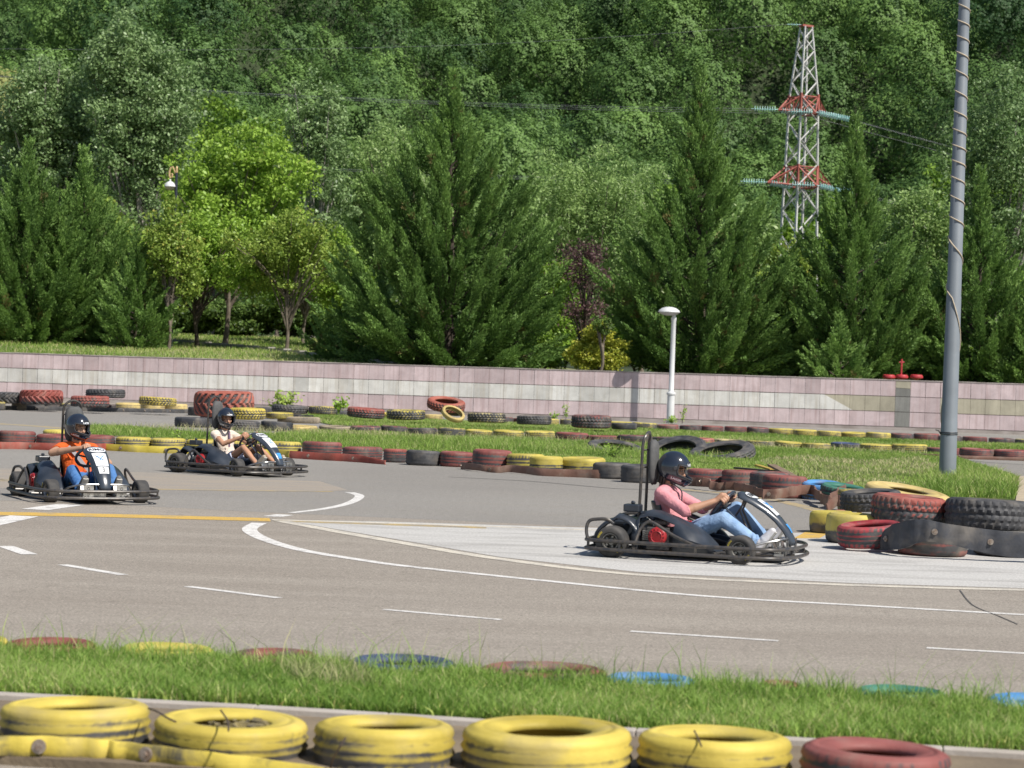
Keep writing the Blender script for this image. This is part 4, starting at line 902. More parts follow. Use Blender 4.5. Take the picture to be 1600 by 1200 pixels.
# dark hedge at the back of the lawn: dense bushes one beside the other
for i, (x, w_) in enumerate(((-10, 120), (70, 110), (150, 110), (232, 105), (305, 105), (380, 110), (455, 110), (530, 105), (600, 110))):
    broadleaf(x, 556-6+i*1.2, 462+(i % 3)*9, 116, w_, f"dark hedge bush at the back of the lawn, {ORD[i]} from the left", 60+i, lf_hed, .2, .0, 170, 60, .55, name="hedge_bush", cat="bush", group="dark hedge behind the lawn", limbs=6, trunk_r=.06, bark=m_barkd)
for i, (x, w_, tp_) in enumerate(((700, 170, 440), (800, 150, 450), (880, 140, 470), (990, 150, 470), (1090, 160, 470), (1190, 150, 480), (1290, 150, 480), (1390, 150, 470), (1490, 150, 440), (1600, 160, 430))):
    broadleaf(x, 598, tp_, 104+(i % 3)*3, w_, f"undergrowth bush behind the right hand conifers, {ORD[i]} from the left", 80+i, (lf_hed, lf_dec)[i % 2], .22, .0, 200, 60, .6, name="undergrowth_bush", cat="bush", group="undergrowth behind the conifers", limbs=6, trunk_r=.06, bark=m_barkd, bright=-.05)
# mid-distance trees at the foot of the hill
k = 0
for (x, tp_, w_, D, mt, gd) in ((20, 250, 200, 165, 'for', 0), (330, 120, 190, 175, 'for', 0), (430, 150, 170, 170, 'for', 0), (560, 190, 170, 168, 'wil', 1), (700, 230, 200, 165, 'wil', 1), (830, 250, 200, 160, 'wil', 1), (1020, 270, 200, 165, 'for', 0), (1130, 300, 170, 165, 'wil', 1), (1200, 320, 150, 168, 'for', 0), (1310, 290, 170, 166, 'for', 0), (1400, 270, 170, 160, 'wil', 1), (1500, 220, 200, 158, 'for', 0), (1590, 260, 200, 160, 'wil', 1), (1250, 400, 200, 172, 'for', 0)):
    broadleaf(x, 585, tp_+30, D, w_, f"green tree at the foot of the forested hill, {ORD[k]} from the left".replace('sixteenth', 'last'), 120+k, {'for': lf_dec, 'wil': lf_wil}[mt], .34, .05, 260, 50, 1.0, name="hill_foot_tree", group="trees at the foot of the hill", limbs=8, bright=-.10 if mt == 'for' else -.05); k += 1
# ------------------------------------------------------------------ forest on the hill (one far mass)
def forest():
    rs = np.random.default_rng(99); Cs = []; Ns = []; Ts = []; Ls = []
    y = 232.0
    while y < 430:
        half = 0.245*y+8; x = -half
        while x < half:
            xx = x+rs.uniform(-2.2, 2.2); yy = y+rs.uniform(-2.5, 2.5); z = float(terr(xx, yy)); 
            R = rs.uniform(3.9, 6.3)*(1+.15*(rs.random() < .2)); n = int(185*R*R); hgt = R*rs.uniform(.9, 1.25); zc = z+rs.uniform(4, 10)
            u = nrm(rs.normal(size=(n, 3))); u[:, 1] -= .35; u[:, 2] += .35; u = nrm(u)
            ph = rs.uniform(0, 6, 6)
            lump = 1+.20*np.sin(u[:, 0]*5+ph[0])*np.sin(u[:, 2]*6+ph[1])+.17*np.sin(u[:, 0]*11+ph[2])*np.cos(u[:, 2]*12+ph[3])+.10*np.sin(u[:, 1]*17+u[:, 0]*15+ph[4])+.08*np.sin(u[:, 2]*23+u[:, 0]*19+ph[5])+.03*rs.normal(size=n)
            rr = (lump*(.86+.18*rs.random(n)**.5))[:, None]
            Cs.append(np.array([xx, yy, zc])+u*rr*np.array([R, R, hgt])); Ns.append(nrm(u*1.3+rs.normal(size=(n, 3))*.33+np.array([0, 0, .25])))
            t0 = .42+rs.normal()*.22; Ts.append(np.clip(t0+rs.normal(size=n)*.09+.3*(lump-1), 0, .83));  # tint paler on the crown's bulges, darker in its hollows
            if rs.random() < .03: Ts[-1] = np.clip(Ts[-1]+.3, 0, 1)
            Ls.append(rs.uniform(.24, .46, n))
            m_ = 260; q_ = rs.uniform(-5, 5, (m_, 2)); bx = xx+q_[:, 0]; by = yy+q_[:, 1]
            Cs.append(np.stack([bx, by, terr(bx, by)+rs.uniform(.2, 2.6, m_)], 1)); Ns.append(nrm(rs.normal(size=(m_, 3))+np.array([0, -.4, 1.2]))); Ts.append(np.clip(.22+rs.normal(size=m_)*.1, 0, .8)); Ls.append(rs.uniform(.5, .9, m_))
            x += R*1.8
        y += 9.2
    C = np.concatenate(Cs); Nn = np.concatenate(Ns); T = np.concatenate(Ts); L = np.concatenate(Ls); Dr = np.cross(Nn, rs.normal(size=C.shape))
    print("forest leaves", len(C))
    o = link("forest", quads_mesh(leaves(C, Dr, Nn, L, L*.7), T), lf_for)
    tag(o, "dense green broadleaf forest covering the whole hillside in the background", "forest", kind='stuff')
forest()
# leafy weeds by the wall and weeds on the island
def weed(loc, h, w, n, label, mat, seed, leaf=.06):
    rs = np.random.default_rng(seed); mb = MB(); C = []
    for i in range(n):
        a = rs.uniform(0, 6.28); e = Vector((math.cos(a)*w*rs.uniform(.2, 1), math.sin(a)*w*.6, h*rs.uniform(.4, 1))); P = bez((0, 0, 0), (e.x*.2, e.y*.2, e.z*.7), e, 6); mb.tube(P, [.006*(1-k/7) for k in range(6)], 4, cap=False)
        for k in range(11):
            s = .25+.75*k/10; q = min(int(s*5), 4); C.append(np.array(P[q].lerp(P[q+1], s*5-q))+rs.normal(size=3)*leaf*.5)
    C = np.array(C); N = len(C); Nm = nrm(rs.normal(size=(N, 3))*.6+np.array([0, -.3, .8])); L = leaf*rs.uniform(.7, 1.4, N)
    root = empty("weed", loc); tag(root, label, "weed", "weeds by the tyres"); mb.build("stem", m_bark, root)
    link("foliage", quads_mesh(leaves(C, np.cross(Nm, rs.normal(size=(N, 3))), Nm, L, L*.6), np.clip(.6+rs.normal(size=N)*.2, 0, .84)), mat, root)
weed(W(441, 640, 69), .55, .75, 24, "bushy leafy weed growing over the wall side tyres right of the giant tyre", lf_ylw, 1, .13)
weed(W(531, 643, 67), .38, .26, 9, "smaller leafy weed between two truck tyres by the wall", lf_dec, 2, .12)
weed(W(1050, 662, 83), .3, .35, 10, "low leafy weed at the foot of the slim lamp post", lf_dec, 3, .09)
weed(W(1066, 664, 83), .7, .15, 5, "single tall thin weed right of the slim lamp post", lf_dec, 4, .08)
weed(W(884, 656, 80), .75, .15, 5, "thin pale weed against the wall left of the tall black tyre", lf_dec, 5, .08)
weed(W(866, 656, 80), .35, .3, 7, "low weed left of the thin pale one against the wall", lf_dec, 6, .08)
weed(G(958, 718), .35, .2, 8, "small weed growing through the hole of the leftmost bare truck tyre", lf_dec, 7, .06)
weed(G(280, 690), .32, .3, 7, "sparse weed before the black tyre under the giant red one", lf_dec, 8, .05)
# ------------------------------------------------------------------ karts
m_frame = M("black_tube", (.045, .045, .048), .38, .2, var=(.10, .085, .07), scale=25, spec=.6)
m_pod = M("black_plastic", (.020, .026, .036), .30, var=(.045, .052, .065), scale=5, bump=.12, bscale=14, spec=.6)
m_nose = M("fairing_plastic", (.028, .036, .050), .25, var=(.05, .06, .075), scale=4, spec=.6, coat=.3)
m_rub = M("slick_rubber", (.035, .034, .034), .75, var=(.07, .065, .06), scale=12, bump=.1)
m_rim = M("rim_alloy", (.38, .37, .35), .4, .8, var=(.22, .21, .19), scale=15)
m_steel = M("bright_steel", (.60, .59, .57), .3, .9, var=(.38, .37, .35), scale=20)
m_eng = M("engine_red", (.42, .025, .03), .35, var=(.30, .02, .025), scale=12, coat=.3)
m_engd = M("engine_dark", (.06, .06, .065), .5, .4, var=(.13, .12, .11), scale=20)
m_seat = M("seat_fibreglass", (.018, .022, .032), .3, var=(.03, .035, .045), scale=6)
m_pad = M("headrest_pad", (.075, .075, .075), .8, var=(.10, .10, .10), scale=20, bump=.1)
m_stick = M("sticker_white", (.72, .73, .74), .4, var=(.62, .64, .67), scale=6)
m_blue = M("sticker_blue", (.06, .28, .62), .4); m_ink = M("sticker_ink", (.03, .03, .035), .4)
m_ylet = M("tyre_lettering", (.50, .40, .06), .6)
def text_obj(body, size, mat, parent, Mx, name="lettering", extr=.001, bold=.0, surf=None):
    cu = bpy.data.curves.new("t", 'FONT'); cu.body = body; cu.size = size; cu.align_x = 'CENTER'; cu.align_y = 'CENTER'; cu.extrude = extr; cu.offset = bold; cu.resolution_u = 3
    t = bpy.data.objects.new("t", cu); COL.objects.link(t); bpy.context.view_layer.update()
    me = bpy.data.meshes.new_from_object(t.evaluated_get(bpy.context.evaluated_depsgraph_get())); bpy.data.objects.remove(t)
    if surf: 
        for v in me.vertices: v.co = surf(v.co)
    else: me.transform(Mx)
    return link(name, me, mat, parent)
def build_kart(loc, rz, label, number=None, steer=0.0, bird=True):
    k = empty("go_kart", loc, rz); tag(k, label, "go-kart", "rental karts on the track")
    # bumper: two rails round the kart
    def rail(z, o): return smooth_path([(-.25, -.44, z), (-.22, -.60-o, z), (.0, -.67-o, z), (.55, -.69-o, z), (1.10, -.69-o, z), (1.36, -.66-o, z), (1.50+o, -.58, z), (1.60+o, -.30, z), (1.62+o, 0, z), (1.60+o, .30, z), (1.50+o, .58, z), (1.36, .66+o, z), (1.10, .69+o, z), (.55, .69+o, z), (0, .67+o, z), (-.22, .60+o, z), (-.25, .44, z), (-.26, 0, z)], 4, True)
    b = MB(); b.tube(rail(.150, 0), .0175, 8, True); b.tube(rail(.075, .015), .0175, 8, True)
    for (x, y) in ((-.22, -.58), (.1, -.68), (.8, -.70), (1.3, -.68), (1.58, -.28), (1.58, .28), (1.3, .68), (.8, .70), (.1, .68), (-.22, .58)): b.box((x, y, .112), (.022, .016, .07))
    b.build('bumper', m_frame, k, True)
    for s in (-1, 1):
        g_ = MB(); g_.tube(smooth_path([(-.22, s*.60, .15), (-.24, s*.585, .24), (-.22, s*.57, .315), (-.15, s*.555, .335), (-.06, s*.54, .335), (-.01, s*.52, .30)], 5), .016, 8); g_.build('rear_guard', m_frame, k, True)
        g_ = MB(); g_.tube(smooth_path([(.24, s*.67, .15), (.27, s*.62, .27), (.33, s*.60, .335), (.40, s*.605, .325), (.60, s*.63, .22), (.80, s*.68, .15)], 5), .015, 8); g_.build('side_guard', m_frame, k, True)
    # chassis
    c = MB(); c.box((.86, 0, .055), (1.25, .50, .012))
    for s in (-1, 1): c.tube([(-.2, s*.30, .09), (.4, s*.30, .075), (1.0, s*.28, .075), (1.45, s*.22, .08)], .016, 8); c.tube([(.2, s*.3, .08), (.2, s*.68, .09)], .013, 6); c.tube([(.95, s*.28, .08), (.95, s*.68, .09)], .013, 6)
    c.tube([(-.2, -.3, .09), (-.2, .3, .09)], .016, 8); c.tube([(0, -.58, .14), (0, .58, .14)], .02, 8); c.tube([(1.17, -.5, .125), (1.17, .5, .125)], .013, 6); c.tube([(-.2, -.25, .09), (-.25, -.3, .14)], .014, 6); c.tube([(-.2, .25, .09), (-.25, .3, .14)], .014, 6)
    c.tube([(1.45, -.22, .08), (1.6, -.25, .09)], .014, 6); c.tube([(1.45, .22, .08), (1.6, .25, .09)], .014, 6)
    c.build('chassis', m_frame, k, True)
    # wheels
    for (x, y, R, w, st) in ((0, -.56, .142, .19, 0), (0, .56, .142, .19, 0), (1.17, -.52, .130, .14, steer), (1.17, .52, .130, .14, steer)):
        we = empty('wheel', (x, y, R)); we.parent = k; we.rotation_euler = (rad(90), 0, st)
        h = w/2; t = MB(); t.lathe([(R*.50, -h*.80), (R*.62, -h*.98), (R*.80, -h), (R*.93, -h*.9), (R*.99, -h*.70), (R, 0), (R*.99, h*.70), (R*.93, h*.9), (R*.80, h), (R*.62, h*.98), (R*.50, h*.80), (R*.47, 0)], n=40, closed=True); t.build('tyre', m_rub, we, True)
        r_ = MB(); r_.lathe([(R*.50, -h*.86), (R*.53, -h*.86), (R*.52, -h*.5), (R*.50, 0), (R*.52, h*.5), (R*.53, h*.86), (R*.50, h*.86), (R*.43, h*.55), (R*.40, 0), (R*.43, -h*.55)], n=32, closed=True)
        r_.lathe([(.001, h*.42), (R*.20, h*.42), (R*.22, h*.30), (R*.44, h*.12), (R*.44, -h*.12), (R*.22, -h*.30), (R*.20, -h*.42), (.001, -h*.42)], n=24)
        for a in range(5): q = a*2*PI/5; r_.box((R*.32*math.cos(q), R*.32*math.sin(q), h*.3), (.02, .02, h*.5), Matrix.Rotation(q, 3, 'Z'))
        r_.build('rim', m_rim, we, True)
        if y < 0:
            tl = empty('x', (0, 0, 0)); bpy.data.objects.remove(tl)
            for q0 in (2.3, 5.4):
                mb = MB()
                for j in range(7):
                    a = q0+j*.085; mb.box((R*.80*math.cos(a), R*.80*math.sin(a), h+.0008), (R*.12, R*.05 if j % 2 else R*.035, .002), Matrix.Rotation(a, 3, 'Z'))
                mb.build('lettering', m_ylet, we)
    # rear fenders and side pods
    for s in (-1, 1):
        V = []; St = 15; yi, yo = s*.26, s*.47
        for i in range(St):
            a = PI*(1.02-1.04*i/(St-1)); r = .20; x = .01+r*1.03*math.cos(a); z = .13+r*.98*math.sin(a)+(.035 if a < 1.7 else 0)
            V += [(x, yi, z), (x, (yi+yo)/2, z+.018), (x, yo, z), (x*.93+.0007, yo+s*.012, z-.02)]
        Fc = [(i*4+j, (i+1)*4+j, (i+1)*4+j+1, i*4+j+1) for i in range(St-1) for j in range(3)]
        o = link('rear_fender', mesh_py(V, Fc), m_pod, k, True); so_ = o.modifiers.new('s', 'SOLIDIFY'); so_.thickness = .012
        # side pod: long flank falling to the front
        xs_ = [.16, .22, .30, .38, .46, .55, .64, .73, .82, .90, .95]; zt_ = [.33, .405, .425, .42, .395, .365, .33, .29, .23, .155, .09]; ob = [.47, .49, .51, .52, .53, .535, .535, .53, .51, .48, .45]
        V = []
        for x, z, yb in zip(xs_, zt_, ob):
            zb = .07; V += [(x, s*.27, z-.03), (x, s*.30, z), (x, s*(yb-.13), z-.008), (x, s*(yb-.05), z-.05), (x, s*yb, zb+(z-zb)*.50), (x, s*(yb-.01), zb)]
        n_ = len(xs_); Fc = []
        for i in range(n_-1):
            for j in range(5):
                if j >= 3 and .20 < xs_[i] < .54: continue       # opening for the engine
                Fc.append((i*6+j, (i+1)*6+j, (i+1)*6+j+1, i*6+j+1))
        Fc.append(tuple(range(6)))
        Fc.append(tuple((n_-1)*6+5-j for j in range(6)))
        o = link('side_pod', mesh_py(V, Fc), m_pod, k, True); so_ = o.modifiers.new('s', 'SOLIDIFY'); so_.thickness = .010; auto_smooth(o, 35)
        # engine
        e = empty('engine', (.40, s*.405, .205)); e.parent = k; Ry = Matrix.Rotation(-s*PI/2, 3, 'X')
        q = MB(); q.box((0, -s*.02, -.02), (.21, .20, .20)); q.box((-.12, -s*.04, .02), (.08, .14, .12)); q.tube([(.06, 0, .06), (.15, -s*.02, .08), (.2, -s*.05, .02)], .02, 8); q.build('engine_block', m_engd, e, bevel=.01)
        q = MB(); q.lathe([(.001, .135), (.030, .135), (.045, .128), (.072, .125), (.082, .115), (.084, .06), (.088, .05)], (.0, 0, .0), 28, Ry); q.lathe([(.045, .138), (.05, .142), (.055, .138)], (0, 0, 0), 28, Ry)
        for a in range(14):
            th = a*2*PI/14; q.box((.066*math.cos(th), s*.128, .066*math.sin(th)), (.016, .008, .006), Matrix.Rotation(-th, 3, 'Y'))
        q.build('recoil_cover', m_eng, e, True)
        q = MB(); q.box((0, -s*.04, .12), (.13, .12, .05)); q.box((.09, s*.03, .04), (.05, .06, .06)); q.build('fuel_tank', m_engd, e, bevel=.015)
        q = MB()
        for j in range(5): q.box((-.115, s*.05, -.03+j*.018), (.05, .08, .007))
        q.build('cooling_fins', m_steel, e)
    # fuel box / airbox behind the seat
    q = MB(); q.box((.12, -.33, .44), (.15, .14, .07)); q.lathe([(.001, .03), (.02, .03), (.022, 0)], (.12, -.33, .475), 12); q.build('air_box', m_pod, k, bevel=.012)
    q = MB(); q.box((.08, 0, .20), (.18, .42, .20)); q.box((.02, 0, .28), (.26, .40, .10)); q.build('rear_cover', m_pod, k, bevel=.03)
    # seat: bucket
    prof = [(.98, .115, .17), (.82, .10, .20), (.62, .085, .21), (.44, .095, .215), (.33, .16, .215), (.27, .27, .21), (.23, .39, .20), (.20, .50, .17)]
    V = []
    for i, (x, z, w) in enumerate(prof):
        back = i > 3
        for j in range(9):
            u = -1+2*j/8; lift = abs(u)**3*(.12 if 0 < i < 5 else .05)
            V.append((x+(abs(u)**2.5*.13 if back else 0), u*w, z+(lift if not back else lift*.3)))
    Fc = [(i*9+j, (i+1)*9+j, (i+1)*9+j+1, i*9+j+1) for i in range(len(prof)-1) for j in range(8)]
    o = link('seat', mesh_py(V, Fc), m_seat, k, True); so_ = o.modifiers.new('s', 'SOLIDIFY'); so_.thickness = .012; sb = o.modifiers.new('u', 'SUBSURF'); sb.levels = 1; sb.render_levels = 1
    # roll hoop with rungs and head pad
    hp = MB(); hp.tube(smooth_path([(.12, -.115, .28), (.125, -.112, .55), (.13, -.11, .85), (.135, -.108, 1.02), (.15, -.08, 1.09), (.16, 0, 1.125), (.15, .08, 1.09), (.135, .108, 1.02), (.13, .11, .85), (.125, .112, .55), (.12, .115, .28)], 5), .0145, 8)
    for z in (.80, .96): hp.tube([(.128, -.11, z), (.17, -.05, z+.005)], .009, 6); hp.tube([(.128, .11, z), (.17, .05, z+.005)], .009, 6)
    hp.build('roll_hoop', m_frame, k, True)
    pd = MB(); Pp = []
    for z, w, x in ((.66, .035, .195), (.68, .07, .192), (.72, .088, .19), (.85, .095, .188), (.97, .088, .185), (1.01, .07, .183), (1.035, .035, .182)): Pp.append((z, w, x))
    V = []
    for z, w, x in Pp:
        for j in range(7): u = -1+2*j/6; V.append((x+.035*(1-abs(u)**3)*(1 if .68 < z < 1.02 else .5), u*w, z))
    Fc = [(i*7+j, i*7+j+1, (i+1)*7+j+1, (i+1)*7+j) for i in range(len(Pp)-1) for j in range(6)]
    o = link('headrest', mesh_py(V, Fc), m_pad, k, True); so_ = o.modifiers.new('s', 'SOLIDIFY'); so_.thickness = .035; so_.offset = 1
    # steering
    col = MB(); col.tube([(1.22, 0, .10), (1.10, 0, .28), (.90, 0, .47)], .011, 8); col.build('steering_column', m_steel, k, True)
    sw = empty('steering_wheel', (.875, 0, .50)); sw.parent = k; sw.rotation_euler = (0, rad(-48), 0)
    q = MB(); q.tube([(.148*math.cos(a), .155*math.sin(a), 0) for a in np.linspace(0, 2*PI, 33)[:-1]], .0165, 10, True); q.build('rim', m_pod, sw, True)
    q = MB()
    for a in (0.2, PI-.2, -PI/2): q.tube([(0, 0, -.01), (.14*math.sin(a), .14*math.cos(a), 0)], .011, 6)
    q.lathe([(.001, .02), (.04, .02), (.045, -.02), (.02, -.05), (.001, -.05)], n=16); q.build('hub', m_engd, sw, True)
    # front fairing
    cur = [(1.02, .615, .105), (1.05, .625, .125), (1.10, .612, .132), (1.20, .565, .125), (1.32, .49, .108), (1.42, .405, .092), (1.50, .31, .078), (1.545, .23, .068), (1.565, .165, .06)]
    V = []; nj = 9; d_ = [Vector((cur[min(i+1, 8)][0]-cur[max(i-1, 0)][0], 0, cur[min(i+1, 8)][1]-cur[max(i-1, 0)][1])).normalized() for i in range(9)]
    def fpt(t, u, off=0.0):
        t = max(0, min(t, 7.999)); i = int(t); f = t-i; a, b_ = cur[i], cur[i+1]; x = a[0]+(b_[0]-a[0])*f; z = a[1]+(b_[1]-a[1])*f; w = a[2]+(b_[2]-a[2])*f; d = d_[i].lerp(d_[i+1], f).normalized(); n_ = Vector((-d.z, 0, d.x))
        n_ = -n_ if n_.z < 0 else n_
        sag = -abs(u)**3.0*.020-(max(abs(u)-.86, 0)*.17)
        return Vector((x, u*w, z))+n_*(sag+off)
    us = [-1.05, -1, -.92, -.6, -.2, .2, .6, .92, 1, 1.05]
    ts = [i*.5 for i in range(17)]
    V = [fpt(t, u) for t in ts for u in us]
    nu = len(us); Fc = [(i*nu+j, (i+1)*nu+j, (i+1)*nu+j+1, i*nu+j+1) for i in range(len(ts)-1) for j in range(nu-1)]
    o = link('front_fairing', mesh_py(V, Fc), m_nose, k, True); so_ = o.modifiers.new('s', 'SOLIDIFY'); so_.thickness = .018; so_.offset = -1 if True else 1
    fr_ = o
    def patch(t0, t1, f0, f1, mat, name, off=.0035, rnd=False):
        ti = np.linspace(t0, t1, 9); V = []
        for q_ in ti:
            ff = f0+(f1-f0)*(q_-t0)/(t1-t0)
            if rnd: ff *= math.sqrt(max(1-((q_-t0)/(t1-t0)*2-1)**2, .02))
            for u in np.linspace(-1, 1, 7): V.append(fpt(q_, u*ff, off))
        return link(name, mesh_py(V, [(i*7+j, (i+1)*7+j, (i+1)*7+j+1, i*7+j+1) for i in range(8) for j in range(6)]), mat, fr_)
    patch(1.75, 3.0, .82, .82, m_stick, 'oval_sticker', .004, True)
    patch(3.1, 4.75, .66, .74, m_stick, 'panel_sticker', .004)
    def surf(tc_, sc_):
        def f(co): return fpt(tc_-co.y*sc_, co.x/(.115), .0052+co.z*.2)
        return f
    text_obj("RIMO", .068, m_ink, fr_, None, surf=surf(2.4, 9.5), bold=.0016)
    if number is not None:
        patch(4.85, 5.65, .66, .66, m_stick, 'number_plate', .0042); text_obj(number, .075, m_ink, fr_, None, surf=surf(5.25, 9.5), bold=.002)
    mb = MB()
    for (u0, t0, u1, t1) in ((-.45, 3.45, -.05, 3.85), (-.05, 3.85, .45, 3.4), (-.05, 3.85, -.15, 4.15), (-.05, 3.85, .3, 4.1)):
        mb.tube([fpt(t0, u0, .006), fpt((t0+t1)/2, (u0+u1)/2+.03, .0065), fpt(t1, u1, .006)], [.002, .006, .002], 6)
    mb.build('bird_emblem', m_blue, fr_)
    if number is None: patch(5.6, 6.5, .5, .4, m_blue, 'blue_sticker', .004)
    st_ = MB()
    for s in (-1, 1): st_.tube([(1.10, s*.06, .585), (1.05, s*.06, .45), (1.12, s*.07, .30), (1.2, s*.1, .1)], .010, 6)
    st_.tube([(1.0, 0, .40), (1.12, -.05, .58)], .009, 6); st_.build('fairing_bracket', m_frame, k, True)
    # front hoop, pedals
    q = MB(); q.tube(smooth_path([(1.18, -.40, .10), (1.28, -.36, .17), (1.46, -.26, .215), (1.49, -.10, .22), (1.49, .10, .22), (1.46, .26, .215), (1.28, .36, .17), (1.18, .40, .10)], 5), .011, 8); q.build('foot_bar', m_steel, k, True)
    for s in (-1, 1):
        q = empty('pedal', (1.40, s*.19, .09)); q.parent = k
        a = MB(); a.box((.0, 0, .065), (.008, .12, .13), Matrix.Rotation(rad(-20), 3, 'Y')); a.tube([(0, 0, -.02), (0, 0, .05)], .01, 6); a.build('plate', m_steel, q, bevel=.004)
        a = MB(); a.tube([(.06, -.03, .0), (.06, -.03, .07)], .022, 10); a.tube([(.06, .035, -.01), (.06, .035, .06)], .016, 10); a.box((.06, 0, -.01), (.09, .13, .02)); a.box((.12, 0, .05), (.006, .115, .14)); a.build('cylinder', m_steel, q, True)
        text_obj("RIMO", .045, m_ink, q, Matrix.Translation((.1245, 0, .05)) @ Matrix.Rotation(rad(90), 4, 'X').inverted() @ Matrix.Identity(4) if False else Matrix.Translation((.1245, 0, .05)) @ Matrix.Rotation(rad(90), 4, 'Z') @ Matrix.Rotation(rad(90), 4, 'X') @ Matrix.Rotation(rad(90), 4, 'Z'))
    q = MB()
    for s in (-1, 1): q.tube([(1.17, s*.42, .12), (1.30, s*.15, .12), (1.22, 0, .10)], .009, 6)
    q.box((1.25, 0, .10), (.10, .16, .05)); q.build('steering_linkage', m_steel, k, True)
    return k
# ------------------------------------------------------------------ people
def skin_mat(name, c): return M(name, c, .5, var=tuple(x*.80 for x in c), scale=7, spec=.4)
def remesh(name, mb, mat, parent, vox=.007, smooth=4, colourf=None):
    me = mb.mesh(); o = bpy.data.objects.new("tmp", me); COL.objects.link(o)
    r = o.modifiers.new('r', 'REMESH'); r.mode = 'VOXEL'; r.voxel_size = vox
    s = o.modifiers.new('s', 'SMOOTH'); s.iterations = smooth; s.factor = .5
    bpy.context.view_layer.update(); dg = bpy.context.evaluated_depsgraph_get()
    m2 = bpy.data.meshes.new_from_object(o.evaluated_get(dg)); bpy.data.objects.remove(o); bpy.data.meshes.remove(me)
    o = link(name, m2, mat, parent, True)
    if colourf:
        P = np.zeros(len(m2.polygons)*3); m2.polygons.foreach_get('center', P); P = P.reshape(-1, 3)
        m2.polygons.foreach_set('material_index', colourf(P).astype(np.int32))
    return o
def cloth_mat(name, c, var=None, scale=6, stripe=None, bump=.5):
    mt = M(name, c, .9, var=var or tuple(x*.8 for x in c), scale=scale, bump=bump, bscale=9, spec=.15)
    n = mt.node_tree; b = n.nodes['Principled BSDF']
    for nd in n.nodes:
        if nd.type == 'BUMP': nd.inputs['Distance'].default_value = .035; nd.inputs['Strength'].default_value = .9
    if stripe:
        tc = n.nodes.new('ShaderNodeTexCoord'); w = n.nodes.new('ShaderNodeTexWave'); w.bands_direction = 'Z'; w.inputs['Scale'].default_value = 14; w.inputs['Distortion'].default_value = .3
        n.links.new(tc.outputs['Object'], w.inputs['Vector']); src = b.inputs['Base Color'].links[0].from_socket
        r = ramp(n, w.outputs[0], .55, (0, 0, 0), .7, (.6, .6, .6)); n.links.new(mixc(n, 'MIX', r, src, stripe), b.inputs['Base Color'])
    return mt
m_visor = M("helmet_shell", (.012, .016, .026), .14, var=(.02, .026, .04), scale=3, coat=.7, spec=.6)
m_hpad = M("helmet_trim", (.04, .04, .045), .7); m_strap = M("strap", (.03, .03, .04), .7)
m_eye = M("eye_white", (.42, .36, .32), .4); m_iris = M("iris", (.05, .03, .02), .2)
m_brow = M("brow_hair", (.03, .02, .015), .8); m_lip = M("lips", (.42, .16, .13), .5)
